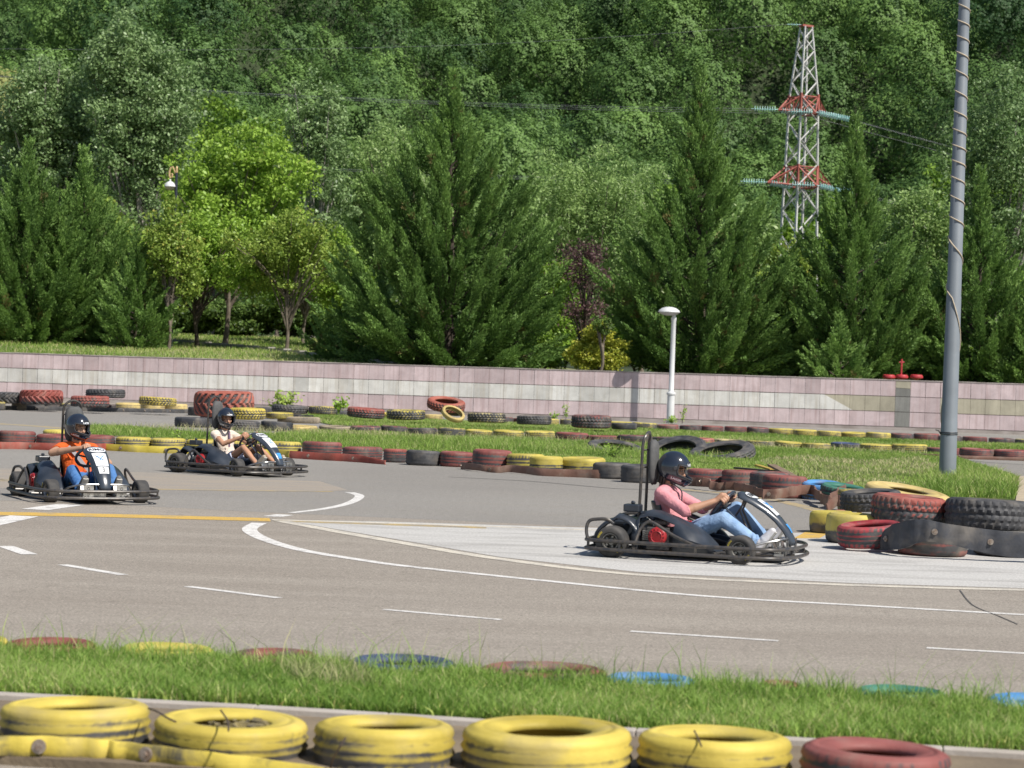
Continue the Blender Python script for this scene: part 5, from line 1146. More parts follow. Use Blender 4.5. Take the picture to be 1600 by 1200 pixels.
def person(kart_loc, rz, label, P, skin, shirt, pants, shoes, hair, sleeve, shorts=False, belt_c=None):
    """P: joint dictionary in kart space. Returns the person (body mesh) with clothing children"""
    J = {k: Vector(v) for k, v in P.items() if not isinstance(v, (int, float))}
    g_ = P.get('girth', 1.0); hy, hpch = P['head_yaw'], P['head_pitch']
    HR = Matrix.Rotation(hy, 3, 'Z') @ Matrix.Rotation(hpch, 3, 'Y')
    hc = J['head']
    body = MB()
    # torso
    pel, wst, cst, nk = J['pelvis'], J['waist'], J['chest'], J['neck']
    body.tube(smooth_path([pel-(wst-pel)*.35, pel, wst, cst, cst.lerp(nk, .55), nk], 4), [q*g_ for q in np.interp(np.linspace(0, 5, 21), [0, 1, 2, 3, 4, 5], [.12, .155, .135, .165, .15, .055]).tolist()], 18, ry=[q*g_ for q in np.interp(np.linspace(0, 5, 21), [0, 1, 2, 3, 4, 5], [.08, .10, .095, .11, .085, .05]).tolist()], up=(1, 0, 0.2))
    body.capsule(nk-(hc-nk)*.3, hc-HR@Vector((.01, 0, .05)), .055, .05)
    # head with face
    def HP(x, y, z): return hc+HR@Vector((x, y, z))
    body.ell(HP(-.012, 0, .02), (.098, .077, .105), 22, 14, HR); body.ell(HP(.035, 0, -.045), (.062, .058, .070), 18, 12, HR)
    body.capsule(HP(.070, 0, -.095), HP(.082, 0, -.088), .024, .018)     # chin
    body.capsule(HP(.088, 0, .012), HP(.112, 0, -.030), .009, .0145)     # nose
    body.ell(HP(.098, 0, -.034), (.014, .020, .010), 10, 8, HR)
    for s in (-1, 1):
        body.capsule(HP(.082, s*.042, .028), HP(.090, s*.014, .026), .010, .010)      # brow ridge
        body.ell(HP(.066, s*.043, -.024), (.024, .020, .022), 12, 8, HR)              # cheek
        body.ell(HP(-.01, s*.079, -.004), (.018, .010, .030), 10, 8, HR)              # ear
    body.capsule(HP(.086, -.020, -.060), HP(.086, .020, -.060), .0085, .0085)           # lips
    hands = []
    for s, sd in ((-1, 'R'), (1, 'L')):
        sh, el, wr = J['sh'+sd], J['el'+sd], J['wr'+sd]; grip = J['grip'+sd]; ga = J['gax'+sd].normalized()
        body.capsule(cst.lerp(nk, .75), sh, .07*g_, .058*g_); body.capsule(sh, el, .052*g_, .042*g_); body.capsule(el, sh.lerp(el, .97).lerp(wr, .35), .042*g_, .041*g_); body.capsule(el.lerp(wr, .3), wr, .041*g_, .026*g_)
        # hand: palm, four fingers wrapped round the rim, thumb
        fwd = (grip-wr); fwd = (fwd-ga*fwd.dot(ga)).normalized(); nn = ga.cross(fwd).normalized()   # nn: out of palm side
        up = nn if nn.z > 0 else -nn
        pc = grip-fwd*.040+up*.024
        body.capsule(wr, pc, .026, .026)
        for q in (-.030, -.010, .010, .028): body.capsule(wr.lerp(pc, .5)+ga*q*.8, pc+ga*q+fwd*.012, .0150, .0130)
        for i, q in enumerate((-.034, -.012, .010, .031)):
            L_ = (.9, 1.0, .97, .8)[i]; r = .0095 if i < 3 else .0085
            k1 = pc+ga*q+fwd*.016; k2 = grip+ga*q*1.04+fwd*.020*L_+up*.026; k3 = grip+ga*q*1.04+fwd*.033*L_-up*.002; k4 = grip+ga*q+fwd*.014-up*.029*L_
            body.capsule(k1, k2, r*1.1, r, 10, 4); body.capsule(k2, k3, r, r*.95, 10, 4); body.capsule(k3, k4, r*.95, r*.85, 10, 4)
        tr = pc-up*.012-ga*s*(-.034); tin = ga*(s*.034)
        body.capsule(wr.lerp(pc, .6)+tin*.6, grip-fwd*.026+tin*1.25-up*.006, .014, .012, 10, 4); body.capsule(grip-fwd*.026+tin*1.25-up*.006, grip-fwd*.004+tin*1.0-up*.027, .012, .009, 10, 4)
        hp_, kn, an, toe = J['hip'+sd], J['kn'+sd], J['an'+sd], J['toe'+sd]
        body.capsule(pel, hp_, .10*g_, .088*g_); body.capsule(hp_, kn, .082*g_, .056*g_); body.capsule(kn, kn.lerp(an, .4), .054*g_, .052*g_); body.capsule(kn.lerp(an, .3), an, .052*g_, .034*g_)
        d = (toe-an); body.capsule(an, an+d*.75, .036, .03)
        body.capsule(an-d*.1, toe, .03, .024)
    def colf(C):
        L = (C-np.array(hc)) @ np.array(HR)      # head-local coordinates
        idx = np.zeros(len(C)); f = L[:, 0] > .045
        lip = f & (np.abs(L[:, 1]) < .027) & (np.abs(L[:, 2]+.060) < .008) & (L[:, 0] > .07); idx[lip] = 1
        br = f & (np.abs(L[:, 2]-.034-.004*np.cos(L[:, 1]*60)) < .0038) & (np.abs(np.abs(L[:, 1])-.032) < .017); idx[br] = 2
        sc = (L[:, 0] < .02) & (L[:, 2] > .02) | (L[:, 2] > .075); idx[sc & (np.abs(L).max(1) < .2)] = 2
        return idx
    ob = remesh("person", body, [skin, m_lip, m_brow], None, .0058, 3, colf)
    ob.location = kart_loc; ob.rotation_euler = (0, 0, rz); tag(ob, label, "person", None)
    for s in (-1, 1):
        e = MB(); e.ell(HP(.0835, s*.031, .007), (.0105, .0125, .0062), 14, 10, HR); eo = e.build('eye', m_eye, ob, True)
        e = MB(); e.ell(HP(.0925, s*.031, .007), (.0028, .0052, .0050), 10, 8, HR); e.build('iris', m_iris, eo, True)
    # shirt
    c = MB(); rr_ = np.interp(np.linspace(0, 4, 21), [0, 1, 2, 3, 4], [.165, .158, .178, .165, .07]).tolist(); r2 = np.interp(np.linspace(0, 4, 21), [0, 1, 2, 3, 4], [.115, .118, .128, .105, .062]).tolist()
    c.tube(smooth_path([pel.lerp(wst, .15), wst, cst, cst.lerp(nk, .6), nk.lerp(cst, .12)], 5), [q*g_ for q in rr_], 20, ry=[q*g_ for q in r2], up=(1, 0, .2))
    for sd in 'RL':
        sh, el, wr = J['sh'+sd], J['el'+sd], J['wr'+sd]
        c.capsule(cst.lerp(nk, .72), sh, .078*g_, .070*g_)
        if sleeve < 1: c.tube([sh.lerp(el, -.05), sh.lerp(el, sleeve*.5), sh.lerp(el, sleeve)], [.068*g_, .064*g_, .062*g_], 16)
        else:
            c.capsule(sh, el, .064*g_, .054*g_)
            e2 = el.lerp(wr, sleeve-1); c.tube([el, e2], [.055*g_, .052*g_], 16); c.tube([e2.lerp(el, .12), e2.lerp(el, -.03)], [.057*g_, .056*g_], 16)
    # folds
    rs = random.Random(int(hc.x*1e4)+int(hy*100))
    for i in range(9):
        a = wst.lerp(cst, rs.uniform(-.5, .9)); y = rs.uniform(-.11, .11); c.capsule(a+Vector((.105*g_, y, 0)), a+Vector((.115*g_, y+rs.uniform(-.06, .06), rs.uniform(.02, .06))), .016, .010)
    for sd in 'RL':
        sh, el = J['sh'+sd], J['el'+sd]
        for i in range(4 if sleeve >= 1 else 2):
            q = sh.lerp(el, .25+.2*i if sleeve >= 1 else .1+.2*i); t = (el-sh).normalized(); u = t.cross(Vector((0, 0, 1))).normalized()
            c.tube([q+u*.05*g_+t*.01, q+Vector((0, 0, .052*g_)), q-u*.05*g_-t*.012], [.010, .015, .010], 8)
    c.tube([nk+Vector((.07*math.cos(a)*.9, .068*math.sin(a), -.012-.03*math.cos(a))) for a in np.linspace(0, 2*PI, 17)[:-1]], .013, 8, True)
    remesh('shirt', c, shirt, ob, .0075, 3)
    # trousers
    c = MB(); c.ell(pel+Vector((.02, 0, .0)), (.135*g_, .178*g_, .115*g_))
    for sd in 'RL':
        hp_, kn, an = J['hip'+sd], J['kn'+sd], J['an'+sd]
        c.capsule(pel, hp_, .11*g_, .102*g_)
        if shorts: c.tube([hp_, hp_.lerp(kn, .45)], [.098*g_, .088*g_], 18)
        else:
            c.capsule(hp_, kn, .096*g_, .070*g_); e2 = kn.lerp(an, .93); c.tube([kn, kn.lerp(an, .4), e2], [.070*g_, .066*g_, .056*g_], 18)
            for i in range(5):
                q = kn.lerp(an, rs.uniform(.0, .9)); t = (an-kn).normalized(); u = Vector((0, 1, 0)); v = t.cross(u).normalized(); rr2 = .060*g_; a0 = rs.uniform(0, 6)
                c.tube([q+(u*math.cos(a0+k*.6)+v*math.sin(a0+k*.6))*rr2+t*.014*k for k in range(5)], [.006, .012, .014, .012, .006], 6)
            for i in range(4):
                q = hp_.lerp(kn, .15+.22*i); u = Vector((0, 1, 0)); t = (kn-hp_).normalized(); v = t.cross(u).normalized(); c.tube([q+(u*math.cos(k*.55-.3)+v*math.sin(k*.55-.3)*-1)*.082*g_+t*.018*k for k in range(5)], [.008, .015, .017, .014, .008], 6)
    remesh('shorts' if shorts else 'jeans', c, pants, ob, .0075, 3)
    for sd in 'RL':
        an, toe = J['an'+sd], J['toe'+sd]; d = (toe-an); u = d.normalized(); lat = Vector((0, 1, 0)); nrm_ = u.cross(lat).normalized()
        heel = an-u*.035+Vector((0, 0, -.02)); c = MB(); c.capsule(heel, an+d*.45, .046, .045); c.capsule(an+d*.4, toe, .047, .036); c.capsule(an+Vector((0, 0, .02)), an, .046, .046)
        so_ = remesh('shoe', c, shoes, ob, .006, 3)
        c = MB(); dn = -nrm_ if nrm_.x > 0 else nrm_; dn = (Vector((0, 0, -1))-u*u.dot(Vector((0, 0, -1)))).normalized()*-1
        dn = -dn
        c.tube([heel+dn*.036-u*.02, an+d*.5+dn*.038, toe+dn*.030+u*.02], [.038, .042, .034], 12, ry=[.010]*3, up=dn); c.build('sole', m_sole, so_, True)
    # helmet
    hm = MB(); na, ne = 48, 30; V = []; hcx = HP(-.004, 0, .018)
    grid = {}
    def hpt(az, el, o=0.0):
        x, y, z = math.cos(el)*math.cos(az), math.cos(el)*math.sin(az), math.sin(el)
        a_, b_, c_ = .154+o, .131+o, .149+o
        X, Y, Z = a_*x, b_*y, c_*z
        if x > 0:                    # chin bar pushed forward below the eyes
            f = max(0, math.cos(az))**2*max(0, min(1, (-el-.05)/.35)); X += .062*f; Z -= .020*f
        if el > .1 and x < 0: X -= .012*math.cos(az+PI)**2 if False else 0
        if el < -.9: k_ = (-.9-el)/.67; Z += .0
        return hcx+HR@Vector((X, Y, Z))
    els = np.linspace(-.98, PI/2-.02, ne)
    for i, e in enumerate(els):
        for j in range(na): V.append(hpt(2*PI*j/na, e))
    Fc = []
    for i in range(ne-1):
        for j in range(na):
            az = (2*PI*(j+.5)/na+PI) % (2*PI)-PI; el = (els[i]+els[i+1])/2
            if abs(az) < 1.02 and -.36+.10*abs(az) < el < .30: continue
            Fc.append((i*na+j, i*na+(j+1) % na, (i+1)*na+(j+1) % na, (i+1)*na+j))
    V.append(hpt(0, PI/2)); t_ = len(V)-1
    for j in range(na): Fc.append(((ne-1)*na+j, (ne-1)*na+(j+1) % na, t_))
    o = link('helmet', mesh_py(V, Fc), m_visor, ob, True); bm = bmesh.new(); bm.from_mesh(o.data); bmesh.ops.delete(bm, geom=[v for v in bm.verts if not v.link_faces], context='VERTS'); bm.to_mesh(o.data); bm.free()
    sm_ = o.modifiers.new('s', 'SOLIDIFY'); sm_.thickness = .022; sm_.offset = -1
    sb = o.modifiers.new('u', 'SUBSURF'); sb.levels = 1; sb.render_levels = 1
    he = o; tr_ = MB()
    pth = [(a, .31) for a in np.linspace(-1.0, 1.0, 11)]+[(1.05, .1), (1.06, -.1)]+[(a, -.36+.10*abs(a)) for a in np.linspace(1.0, -1.0, 11)]+[(-1.06, -.1), (-1.05, .1)]
    tr_.tube([hpt(a, e, .001) for a, e in pth], .0065, 8, True); tr_.tube([hpt(2*PI*j/32, -.99, -.008) for j in range(32)], .010, 8, True); tr_.build('helmet_trim', m_hpad, he, True)
    q = MB()
    for s in (-1, 1):
        if s > 0: q.build('visor_pivot', m_hpad, he, True); q = MB()
        q.lathe([(.001, .006), (.016, .006), (.020, 0)], hpt(s*1.22, .06, .0), 16, (hpt(s*1.22, .06, .01)-hpt(s*1.22, .06, 0)).to_track_quat('Z', 'Y').to_matrix())
    q.build('visor_pivot', m_hpad, he, True); q = MB()
    q.tube([hpt(a, .62-abs(a)*.25, .0035) for a in np.linspace(-.35, .35, 7)], [.003, .006, .008, .009, .008, .006, .003], 6, ry=.004)
    q.build('vent', m_hpad, he, True); q = MB(); q.tube([hpt(a, -.55, .002) for a in np.linspace(-.3, .3, 7)], .005, 6); q.build('chin_vent', m_hpad, he, True)
    def ht(az0, el0):
        def f(co): return hpt(az0+co.x/.13, el0+co.y/.14, .0028+co.z*.2)
        return f
    text_obj("LAZER", .032, m_stick, he, None, surf=ht(0.0, .40), bold=.0012)
    text_obj("LAZER", .027, m_stick, he, None, surf=ht(-1.05, -.60), bold=.0012); text_obj("LAZER", .027, m_stick, he, None, surf=ht(1.05, -.60), bold=.0012)
    q = MB(); 
    for s in (-1, 1): q.tube([HP(.0, s*.085, -.075), HP(.035, s*.055, -.125), HP(.045, 0, -.135)], .008, 6)
    q.build('chin_strap', m_strap, he, True)
    # hair at the nape
    if hair:
        q = MB(); L_ = hair[1]
        for i in range(34):
            a = PI+(-1.25+2.5*i/33); b0 = HP(-.01, 0, -.06)+HR@Vector((.082*math.cos(a), .078*math.sin(a), 0)); w_ = rs.uniform(-.012, .012)
            q.tube([b0, b0+Vector((-.010+w_, w_, -L_*.5)), b0+Vector((-.018+.5*w_, 2*w_, -L_))], [.011, .010, .003], 6)
        q.build('hair', hair[0], ob, True)
    # harness strap across the chest
    if belt_c:
        fwd = Vector((1, 0, .25)).normalized(); q = MB(); r_ = .132*g_
        a, b_ = J['belt']; 
    return ob, HP
m_sole = M("shoe_sole", (.50, .48, .44), .8)
def strap_on(ob, pts, w, mat, name='harness_strap'):
    P = smooth_path(pts, 5); V = []
    for i, p in enumerate(P):
        t = (P[min(i+1, len(P)-1)]-P[max(i-1, 0)]).normalized(); n_ = Vector((1, 0, .2)).normalized(); s = t.cross(n_).normalized()*w/2; V += [p-s, p+s, p+s-n_*.006, p-s-n_*.006]
    Fc = [(i*4+j, i*4+(j+1) % 4, (i+1)*4+(j+1) % 4, (i+1)*4+j) for i in range(len(P)-1) for j in range(4)]
    o = link(name, mesh_py(V, Fc), mat, ob); return o
def place(pxr, pyr, heading_deg):
    """kart origin (rear axle centre on the ground) from the photo point where the right rear wheel meets the ground"""
    h = rad(heading_deg); p = G(pxr, pyr); left = Vector((-math.sin(h), math.cos(h), 0)); return p+left*.56, h
base = dict(pelvis=(.47, 0, .21), waist=(.415, 0, .34), chest=(.36, 0, .49), neck=(.345, 0, .625), head=(.395, 0, .80), shR=(.345, -.185, .57), shL=(.345, .185, .57),
            hipR=(.53, -.09, .19), hipL=(.53, .09, .19), knR=(.93, -.20, .385), knL=(.95, .20, .42), anR=(1.27, -.20, .155), anL=(1.27, .20, .155), toeR=(1.38, -.195, .285), toeL=(1.38, .195, .285))
def rimpt(a):      # point on the steering wheel rim; a=0 top, +90 left(+y)
    a = rad(a); R = Matrix.Rotation(rad(-48), 3, 'Y'); return Vector((.875, 0, .50))+R@Vector((.148*math.cos(a), .155*math.sin(a), 0))
def rimtan(a):
    a = rad(a); R = Matrix.Rotation(rad(-48), 3, 'Y'); return R@Vector((-.148*math.sin(a), .155*math.cos(a), 0))
def arms(P, aR, aL, elR=None, elL=None):
    for sd, a, s, el in (('R', aR, -1, elR), ('L', aL, 1, elL)):
        g_ = rimpt(a); P['grip'+sd] = g_; P['gax'+sd] = rimtan(a); sh = Vector(P['sh'+sd])
        e = Vector(el) if el else sh.lerp(g_, .5)+Vector((-.02, s*.085, -.10)); P['el'+sd] = e
        P['wr'+sd] = g_+(e-g_).normalized()*.085+Vector((0, 0, .012))
# which rim direction is 'top'?  R@(+x) has z>0 with a -48 deg Y rotation
skinA = skin_mat("skin_tan", (.46, .25, .16)); skinB = skin_mat("skin_light_tan", (.50, .29, .19)); skinC = skin_mat("skin_warm", (.50, .27, .17))
m_pink_s = cloth_mat("pink_shirt", (.66, .30, .32), (.58, .24, .27)); m_orange_s = cloth_mat("orange_tee", (.72, .135, .03), (.58, .10, .025)); m_cream_s = cloth_mat("cream_tee", (.74, .66, .57), (.66, .57, .49), stripe=(.50, .36, .28))
m_jl = cloth_mat("pale_jeans", (.30, .43, .62), (.19, .30, .48), scale=9); m_jb = cloth_mat("blue_jeans", (.05, .14, .34), (.09, .20, .42), scale=9); m_sh = cloth_mat("white_shorts", (.62, .66, .78), (.40, .46, .62))
m_shw = M("white_trainers", (.68, .68, .72), .4, var=(.48, .46, .47), scale=20); m_shg = M("grey_shoes", (.10, .10, .095), .7, var=(.16, .15, .14), scale=20); m_shb = M("beige_shoes", (.40, .34, .26), .7, var=(.30, .24, .18), scale=20)
m_hair = M("brown_hair", (.055, .03, .02), .5, var=(.11, .055, .03), scale=40); m_hair2 = M("dark_hair", (.03, .02, .016), .5, var=(.06, .035, .025), scale=40)
# --- right kart, pink shirt
loc, h = place(956, 870.5, -18)
build_kart(loc, h, "go-kart nearest the camera, seen side on, driven by the pink shirt driver", steer=rad(-6))
P = dict(base); P.update(girth=1.0, head_yaw=rad(-4), head_pitch=rad(14), head=(.405, 0, .795), knR=(.93, -.19, .375), knL=(.96, .20, .45)); arms(P, -62, 62, elR=(.60, -.30, .43), elL=(.62, .29, .43))
ob, HP = person(loc, h, "person in a pink shirt with rolled sleeves and pale blue jeans steering the nearest kart", P, skinA, m_pink_s, m_jl, m_shw, (m_hair2, .10), 1.12)
strap_on(ob, [HP(.05, -.03, -.13), Vector((.495, -.03, .60)), Vector((.505, -.045, .50)), Vector((.53, -.06, .38))], .03, m_strap)
q = MB(); q.box((.585, -.10, .315), (.06, .05, .045)); q.build('belt_buckle', m_eng, ob, bevel=.006)
# --- left kart, orange shirt
loc, h = place(30, 774.5, -63)
build_kart(loc, h, "go-kart at the far left with number 3 on its fairing, coming towards the camera", number="3", steer=rad(4))
P = dict(base); P.update(girth=1.04, head_yaw=rad(26), head_pitch=rad(8), head=(.40, -.01, .815), knR=(.90, -.20, .34), knL=(.90, .22, .36)); arms(P, -20, 128, elR=(.60, -.36, .53), elL=(.60, .31, .42))
ob, HP = person(loc, h, "person in an orange t-shirt and blue jeans driving the leftmost kart", P, skinB, m_orange_s, m_jb, m_shg, (m_hair2, .04), .48)
strap_on(ob, [Vector((.46, -.13, .60)), Vector((.51, -.06, .52)), Vector((.535, .02, .42)), Vector((.55, .10, .32))], .045, M("grey_harness", (.35, .33, .34), .8))
q = MB(); hb = HP(.0, .135, -.05); q.box(hb, (.07, .04, .09)); q.build('helmet_mount', m_hpad, ob, bevel=.008)
# --- middle kart, cream shirt
loc, h = place(278, 737.7, -38)
build_kart(loc, h, "go-kart in the middle distance with red engine, driven by the driver in shorts", steer=rad(-14))
P = dict(base); P.update(girth=.86, head_yaw=rad(-22), head_pitch=rad(6), head=(.40, -.01, .80), knR=(.90, -.13, .40), knL=(.92, .15, .40)); arms(P, -50, 50, elR=(.62, -.27, .44), elL=(.64, .25, .45))
ob, HP = person(loc, h, "person in a cream t-shirt and shorts with bare legs driving the middle kart", P, skinC, m_cream_s, m_sh, m_shb, (m_hair, .20), .45, shorts=True)
strap_on(ob, [Vector((.45, .02, .62)), Vector((.49, -.01, .54)), Vector((.50, -.02, .42)), Vector((.51, -.02, .33))], .035, M("mauve_harness", (.16, .10, .15), .8))
# ------------------------------------------------------------------ pylon, poles, lamps
m_galv = M("galvanised_steel", (.62, .62, .60), .5, .1, var=(.45, .44, .42), scale=1.2)
m_rpaint = M("red_oxide_paint", (.36, .10, .075), .6, var=(.28, .085, .065), scale=1.5)
m_glass = M("glass_insulator", (.45, .72, .70), .15, var=(.60, .80, .78), scale=3)
def pylon():
    D = 150.0; s = D/F_PX
    b = W(1248, 372, D); top = W(1260, 42, D); z0 = float(terr(b.x, D))
    root = empty("power_pylon", (b.x, D, z0)); tag(root, "tall lattice power pylon with white legs and two red cross arms", "pylon")
    O = Vector((b.x, D, z0)); yaw = rad(28)
    Rz = Matrix.Rotation(yaw, 3, 'Z')
    zt = top.z-O.z; lean = (top.x-b.x)
    def zof(py): return W(1255, py, D).z-O.z
    zU, zL, zb = zof(152), zof(262), 0.0
    def half(z):
        if z >= zU: return .66+(.27-.66)*(z-zU)/(zt-zU)
        return .66+.34*(zU-z)/zU*1.0
    def cor(z, i):
        h = half(z); sx, sy = ((-1, -1), (1, -1), (1, 1), (-1, 1))[i]; return Rz@Vector((sx*h, sy*h, 0))+Vector((0, 0, z))
    legs = MB(); 
    zu2, zl2 = zof(178), zof(292)
    for i in range(4): 
        q = MB(); P = [cor(z, i) for z in (0, zL*.5, zL, zU, zt)]; q.tube(P, [.10, .09, .085, .075, .06], 4); q.build('leg', m_galv, root)
    br = MB(); z = 0.3; k = 0
    while z < zt-.5:
        st = 2*half(z)*.95; z2 = min(z+st, zt)
        if not (zU-.2 < z < zU+.1):
            for i in range(4):
                j = (i+1) % 4; a, b_ = (cor(z, i), cor(z2, j)) if (k+i) % 2 else (cor(z, j), cor(z2, i)); br.tube([a, b_], .055, 4)
                if k % 2 == 0: br.tube([cor(z, j) if (k+i) % 2 else cor(z, i), cor(z2, i) if (k+i) % 2 else cor(z2, j)], .03, 4)
        z = z2; k += 1
    br.build('bracing', m_galv, root)
    tipz = MB(); tipz.box((0, 0, zt+.05), (.85, .5, .12), Rz); tipz.build('top_plate', m_rpaint, root)
    strings = []
    for (ztop, zbot, Lx) in ((zU, zu2, 2.0), (zL, zl2, 2.9)):
        q = MB()
        ct = [cor(ztop, i)*1.0 for i in range(4)]; cb = [cor(zbot, i) for i in range(4)]
        for i in range(4):
            q.tube([ct[i], ct[(i+1) % 4]], .05, 4); q.tube([cb[i], cb[(i+1) % 4]], .06, 4); q.tube([cb[i], ct[(i+1) % 4]], .045, 4); q.tube([cb[i]*1.01, ct[i]*1.01], .10, 4)
        for sx in (-1, 1):
            tip = Rz@Vector((sx*(half(zbot)+Lx*.62), 0, 0))+Vector((0, 0, zbot+.12))
            ii = (0, 3) if sx < 0 else (1, 2)
            for i in ii: q.tube([cb[i], tip], .075, 4); q.tube([ct[i], tip], .06, 4)
            for f in (.35, .68):
                a = cb[ii[0]].lerp(tip, f); b_ = cb[ii[1]].lerp(tip, f); q.tube([a, b_], .035, 4); q.tube([a, ct[ii[0]].lerp(tip, f)], .035, 4); q.tube([b_, ct[ii[1]].lerp(tip, f)], .035, 4); q.tube([a, ct[ii[0]].lerp(tip, f-.3)], .03, 4)
            q.tube([tip-Rz@Vector((0, .0, 0)), tip+Vector((0, 0, -.05))], .09, 6)
            strings.append(tip)
        tipn = Rz@Vector((0, -(half(zbot)+Lx*.35), 0))+Vector((0, 0, zbot)); q.tube([cb[0], tipn], .06, 4); q.tube([cb[1], tipn], .06, 4); q.tube([ct[0], tipn], .05, 4); q.tube([ct[1], tipn], .05, 4); strings.append(tipn)
        q.build('cross_arm', m_rpaint, root)
    # insulator strings and line wires both ways
    wl = Vector((-1, .12, .01)).normalized(); wr = Vector((.95, .25, -.13)).normalized()
    for n_, tip in enumerate(strings):
        for d in (wl, wr):
            a = tip+d*.25; q = MB(); R = d.to_track_quat('Z', 'Y').to_matrix()
            for j in range(9): q.lathe([(.001, .06), (.035, .055), (.045, .02), (.20, .0), (.19, -.02), (.04, -.02), (.001, -.02)], a+d*(.16*j), 10, R)
            q.tube([tip, a+d*1.5], .025, 4); q.build('insulator', m_glass, root)
            e = a+d*1.55; far = e+d*95+Vector((0, 0, 4 if d is wl else -2)); P = [e.lerp(far, t)+Vector((0, 0, -6*t*(1-t)*(1 if d is wl else .6))) for t in np.linspace(0, 1, 14)]
            w = MB(); w.tube([p-P[0] for p in P], .009, 4); o = w.build('power_line', m_wirep); o.location = O+P[0]
            tag(o, f"power line leaving the pylon to the {'left' if d is wl else 'right'} at the {'upper' if n_ < 3 else 'lower'} arm's {('left tip', 'right tip', 'near side')[n_ % 3]}", "wire", "lines strung from the pylon")
    q = MB(); a = Vector((0, 0, zt+.1))+Rz@Vector((-.4, 0, 0))
    for j in range(3): q.lathe([(.001, .05), (.12, 0), (.001, -.02)], a+wl*(.3+.16*j), 10, wl.to_track_quat('Z', 'Y').to_matrix())
    q.tube([a, a+wl*.9], .02, 4); q.build('insulator', m_glass, root)
    P = [W(1395, 12, 190)+Vector((0, 0, 0)), W(1200, 22, 170), W(1000, 42, 165), W(700, 76, 160), W(400, 78, 150), W(-60, 62, 150)]
    e = O+a+wl*.9; P = [e]+[W(x, y, 150) for x, y in ((1150, 44), (1000, 55), (800, 67), (600, 74), (300, 78), (-40, 76))]
    w = MB(); w.tube([p-e for p in smooth_path(P, 3)], .009, 4); o = w.build('power_line', m_wirep); o.location = e; tag(o, "thin earth wire leaving the top of the pylon to the left", "wire", "lines strung from the pylon")
m_wirep = M("line_wire", (.30, .31, .32), .5, .5)
pylon()
# tall grey pole with wound cable
m_pole = M("grey_pole_paint", (.20, .225, .25), .45, var=(.16, .18, .20), scale=1.5, bump=.15, bscale=8)
m_rope = M("beige_cable", (.55, .46, .34), .7, var=(.42, .35, .26), scale=8)
base_ = G(1480, 750, .02); D = base_.y; hp = W(1480+26.2, 0, D).z+1.2
root = empty("lamp_mast", base_); tag(root, "tall round grey pole with a pale cable wound around it, standing in the grass", "pole")
mb = MB(); lv = [(0, .150), (1.02, .143), (1.03, .139), (3.2, .130), (3.21, .126), (6.5, .112), (6.51, .108), (hp, .088)]
mb.tube([(0, 0, z) for z, r in lv], [r for z, r in lv], 24); mb.tube([(0, 0, 0), (0, 0, .03)], .16, 16); mb.build('pole', m_pole, root, True)
def rad_at(z): return float(np.interp(z, [a for a, b_ in lv], [b_ for a, b_ in lv]))
P = []; zc = [(.95, 0.0), (1.5, 1.0), (3.4, 2.0), (4.1, 3.6)]
th = PI*1.05; z = 1.0
while z < hp-.05:
    r = rad_at(z)+.009; P.append((r*math.cos(th), r*math.sin(th), z))
    pitch = 2.6 if z < 3.1 else (.9 if z < 4.2 else (.38 if z < 4.7 else .315+.05*math.sin(z*3)))
    dth = .35; th -= dth; z += pitch*dth/(2*PI)
q = MB(); q.tube(P, .011, 6); q.build('wound_cable', m_rope, root, True)
for z in (.80, .83): 
    q = MB(); q.tube([((rad_at(z)+.005)*math.cos(a), (rad_at(z)+.005)*math.sin(a), z) for a in np.linspace(0, 2*PI, 25)[:-1]], .008, 5, True)
    if z == .80: q.tube([(-rad_at(z), -.02, .80), (-rad_at(z)-.05, -.05, .86), (-rad_at(z)-.10, -.06, .87)], .010, 5)
    q.build('strap_band', m_ink, root)
# slim white lamp post by the wall
m_wht = M("white_paint", (.66, .67, .67), .4, var=(.56, .57, .57), scale=2)
p = G(1047, 662); p.y = 83.9; p = W(1047, 662, 83.4); p.z = 0
hh = W(1055, 478, 83.4).z
root = empty("lamp_post", p); tag(root, "slim white lamp post with a mushroom shaped head standing against the tiled wall", "street lamp")
mb = MB(); mb.lathe([(.14, 0), (.135, 1.02), (.17, 1.04), (.165, 1.10), (.12, 1.13), (.095, 1.16), (.085, hh-.55), (.10, hh-.52), (.10, hh-.42), (.07, hh-.40), (.07, hh-.3)], n=20); mb.build('post', m_wht, root, True)
hc_ = (-.18, -.05, hh-.24)
mb = MB(); mb.lathe([(.001, .20), (.13, .19), (.26, .15), (.36, .08), (.40, .015), (.395, 0), (.37, -.01)], hc_, 28); mb.build('lamp_shade', m_wht, root, True)
mb = MB(); mb.lathe([(.365, -.01), (.32, -.06), (.22, -.10), (.10, -.12), (.001, -.12)], hc_, 28); mb.build('diffuser', M("frosted_diffuser", (.42, .42, .42), .35, var=(.34, .34, .34), scale=3), root, True)
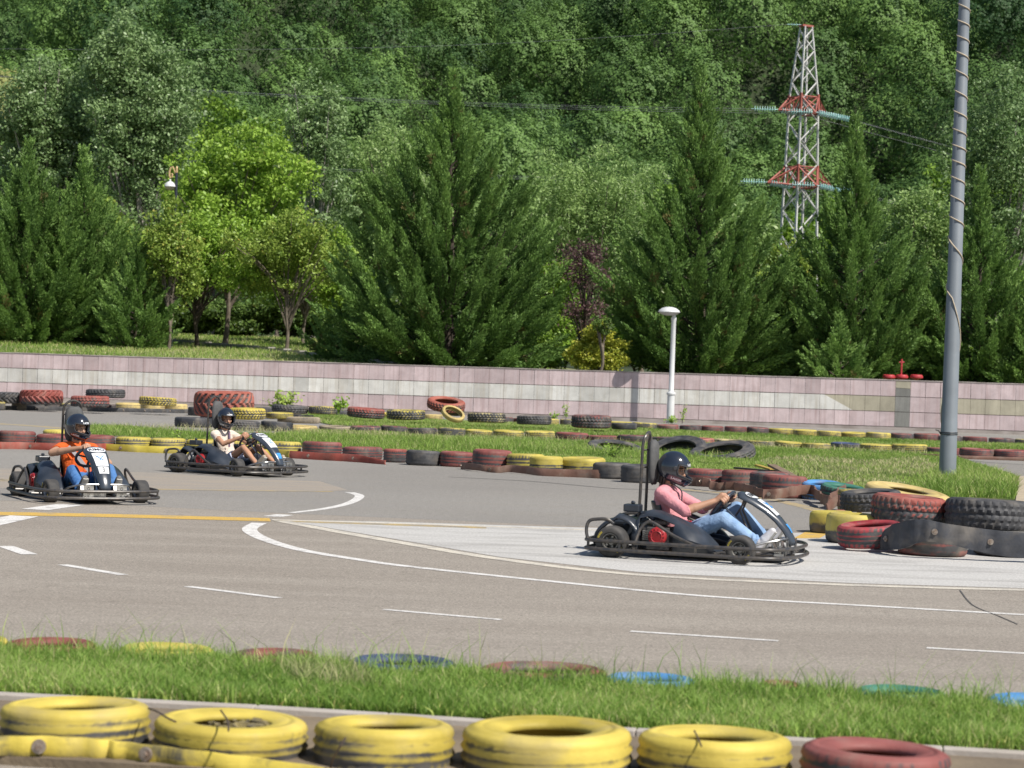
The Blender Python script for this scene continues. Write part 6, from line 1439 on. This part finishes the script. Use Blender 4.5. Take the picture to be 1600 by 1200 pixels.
# ornate park lamp among the left trees
D = 98.6; t = W(269, 275, D); zb_ = float(terr(t.x, D)); root = empty("park_lamp", (t.x, D, zb_)); tag(root, "dark park lamp with golden curl and hanging white globe among the left trees", "street lamp")
s = D/F_PX; px = lambda x, y: W(x, y, D)-Vector((t.x, D, zb_))
mb = MB(); a = px(276, 270); mb.tube([(a.x, 0, 0), (a.x, 0, a.z)], [.09, .06], 12); mb.build('post', M("black_post", (.03, .035, .05), .4), root, True)
gm = M("gold_scroll", (.60, .42, .22), .4, .2, var=(.5, .34, .18), scale=4)
mb = MB(); mb.lathe([(.05, 0), (.06, .04), (.045, .12), (.055, .2), (.03, .27), (.001, .29)], a, 12); mb.build('finial', gm, root, True)
mb = MB(); mb.tube([px(x, y) for x, y in ((274, 271), (272, 265), (270, 260.5), (267, 262), (264.8, 268), (264.6, 274), (266, 278.5), (268.5, 277), (269.5, 273), (268.3, 271))], [.03, .03, .035, .04, .045, .045, .045, .04, .04, .035], 8); mb.build('scroll_arm', gm, root, True)
c = px(265.6, 290.5)
mb = MB(); mb.lathe([(.001, .30), (.04, .28), (.045, .20), (.12, .17), (.20, .10), (.245, 0), (.25, -.03)], c, 24); mb.build('lamp_shade', m_wht, root, True)
mb = MB(); mb.lathe([(.235, -.03), (.18, -.13), (.09, -.19), (.001, -.20)], c, 24); mb.build('diffuser', M("opal_diffuser", (.55, .48, .38), .4), root, True)
# bits of the playground seen through the conifers
m_redp = M("red_play_paint", (.48, .04, .05), .5, var=(.38, .035, .04), scale=3)
def thing_at(name, x, y, D, label, cat):
    p = W(x, y, D); p.z = float(terr(p.x, D)); r = empty(name, p); tag(r, label, cat); return r, (lambda X, Y, dD=0: W(X, Y, D+dD)-p)
r, q_ = thing_at("carousel", 1410, 590, 85.9, "red metal play carousel peeking over the wall left of the grey pole", "play equipment")
mb = MB(); a = q_(1409, 561); mb.tube([(a.x, 0, 0), a], .035, 8); mb.tube([q_(1405, 566), q_(1413, 566)], .03, 6); mb.build('centre_post', m_redp, r, True)
for x in (1389, 1409, 1432):
    mb = MB(); c = q_(x, 589); mb.lathe([(.04, -.12), (.24, -.04), (.25, 0), (.22, .07), (.18, .09), (.001, .09)], c, 16); mb.tube([(c.x, 0, 0), c], .03, 6); mb.build('seat', m_redp, r, True)
r, q_ = thing_at("slide", 1395, 560, 96, "pale blue roofed play tower glimpsed between the conifers near the grey pole", "play equipment")
mb = MB(); mb.add([q_(1378, 545), q_(1398, 531), q_(1416, 547), q_(1398, 531, 1.6), q_(1380, 545, 1.6), q_(1418, 547, 1.6)], [(0, 2, 1), (0, 1, 3, 4), (1, 2, 5, 3), (3, 5, 4), (0, 4, 5, 2)]); mb.build('roof', M("pale_blue_roof", (.22, .42, .68), .4), r)
mb = MB()
for x in (1382, 1413): a = q_(x, 548); mb.tube([(a.x, .4, 0), (a.x, .4, a.z)], .05, 6)
mb.build('frame', m_redp, r)
r, q_ = thing_at("tarpaulin", 1256, 560, 95, "blue awning glimpsed between the two right hand conifers", "awning")
mb = MB(); mb.add([q_(1240, 540), q_(1248, 524), q_(1270, 526), q_(1274, 541), q_(1243, 538, 1.2), q_(1271, 540, 1.2)], [(0, 3, 2, 1), (1, 2, 5, 4), (0, 1, 4), (2, 3, 5), (0, 4, 5, 3)]); mb.build('cover', M("blue_sheet", (.04, .20, .58), .6), r)
mb = MB()
for x in (1243, 1271): a = q_(x, 538); mb.tube([(a.x, .3, 0), (a.x, .3, a.z)], .03, 6)
mb.build('post', m_galv, r)
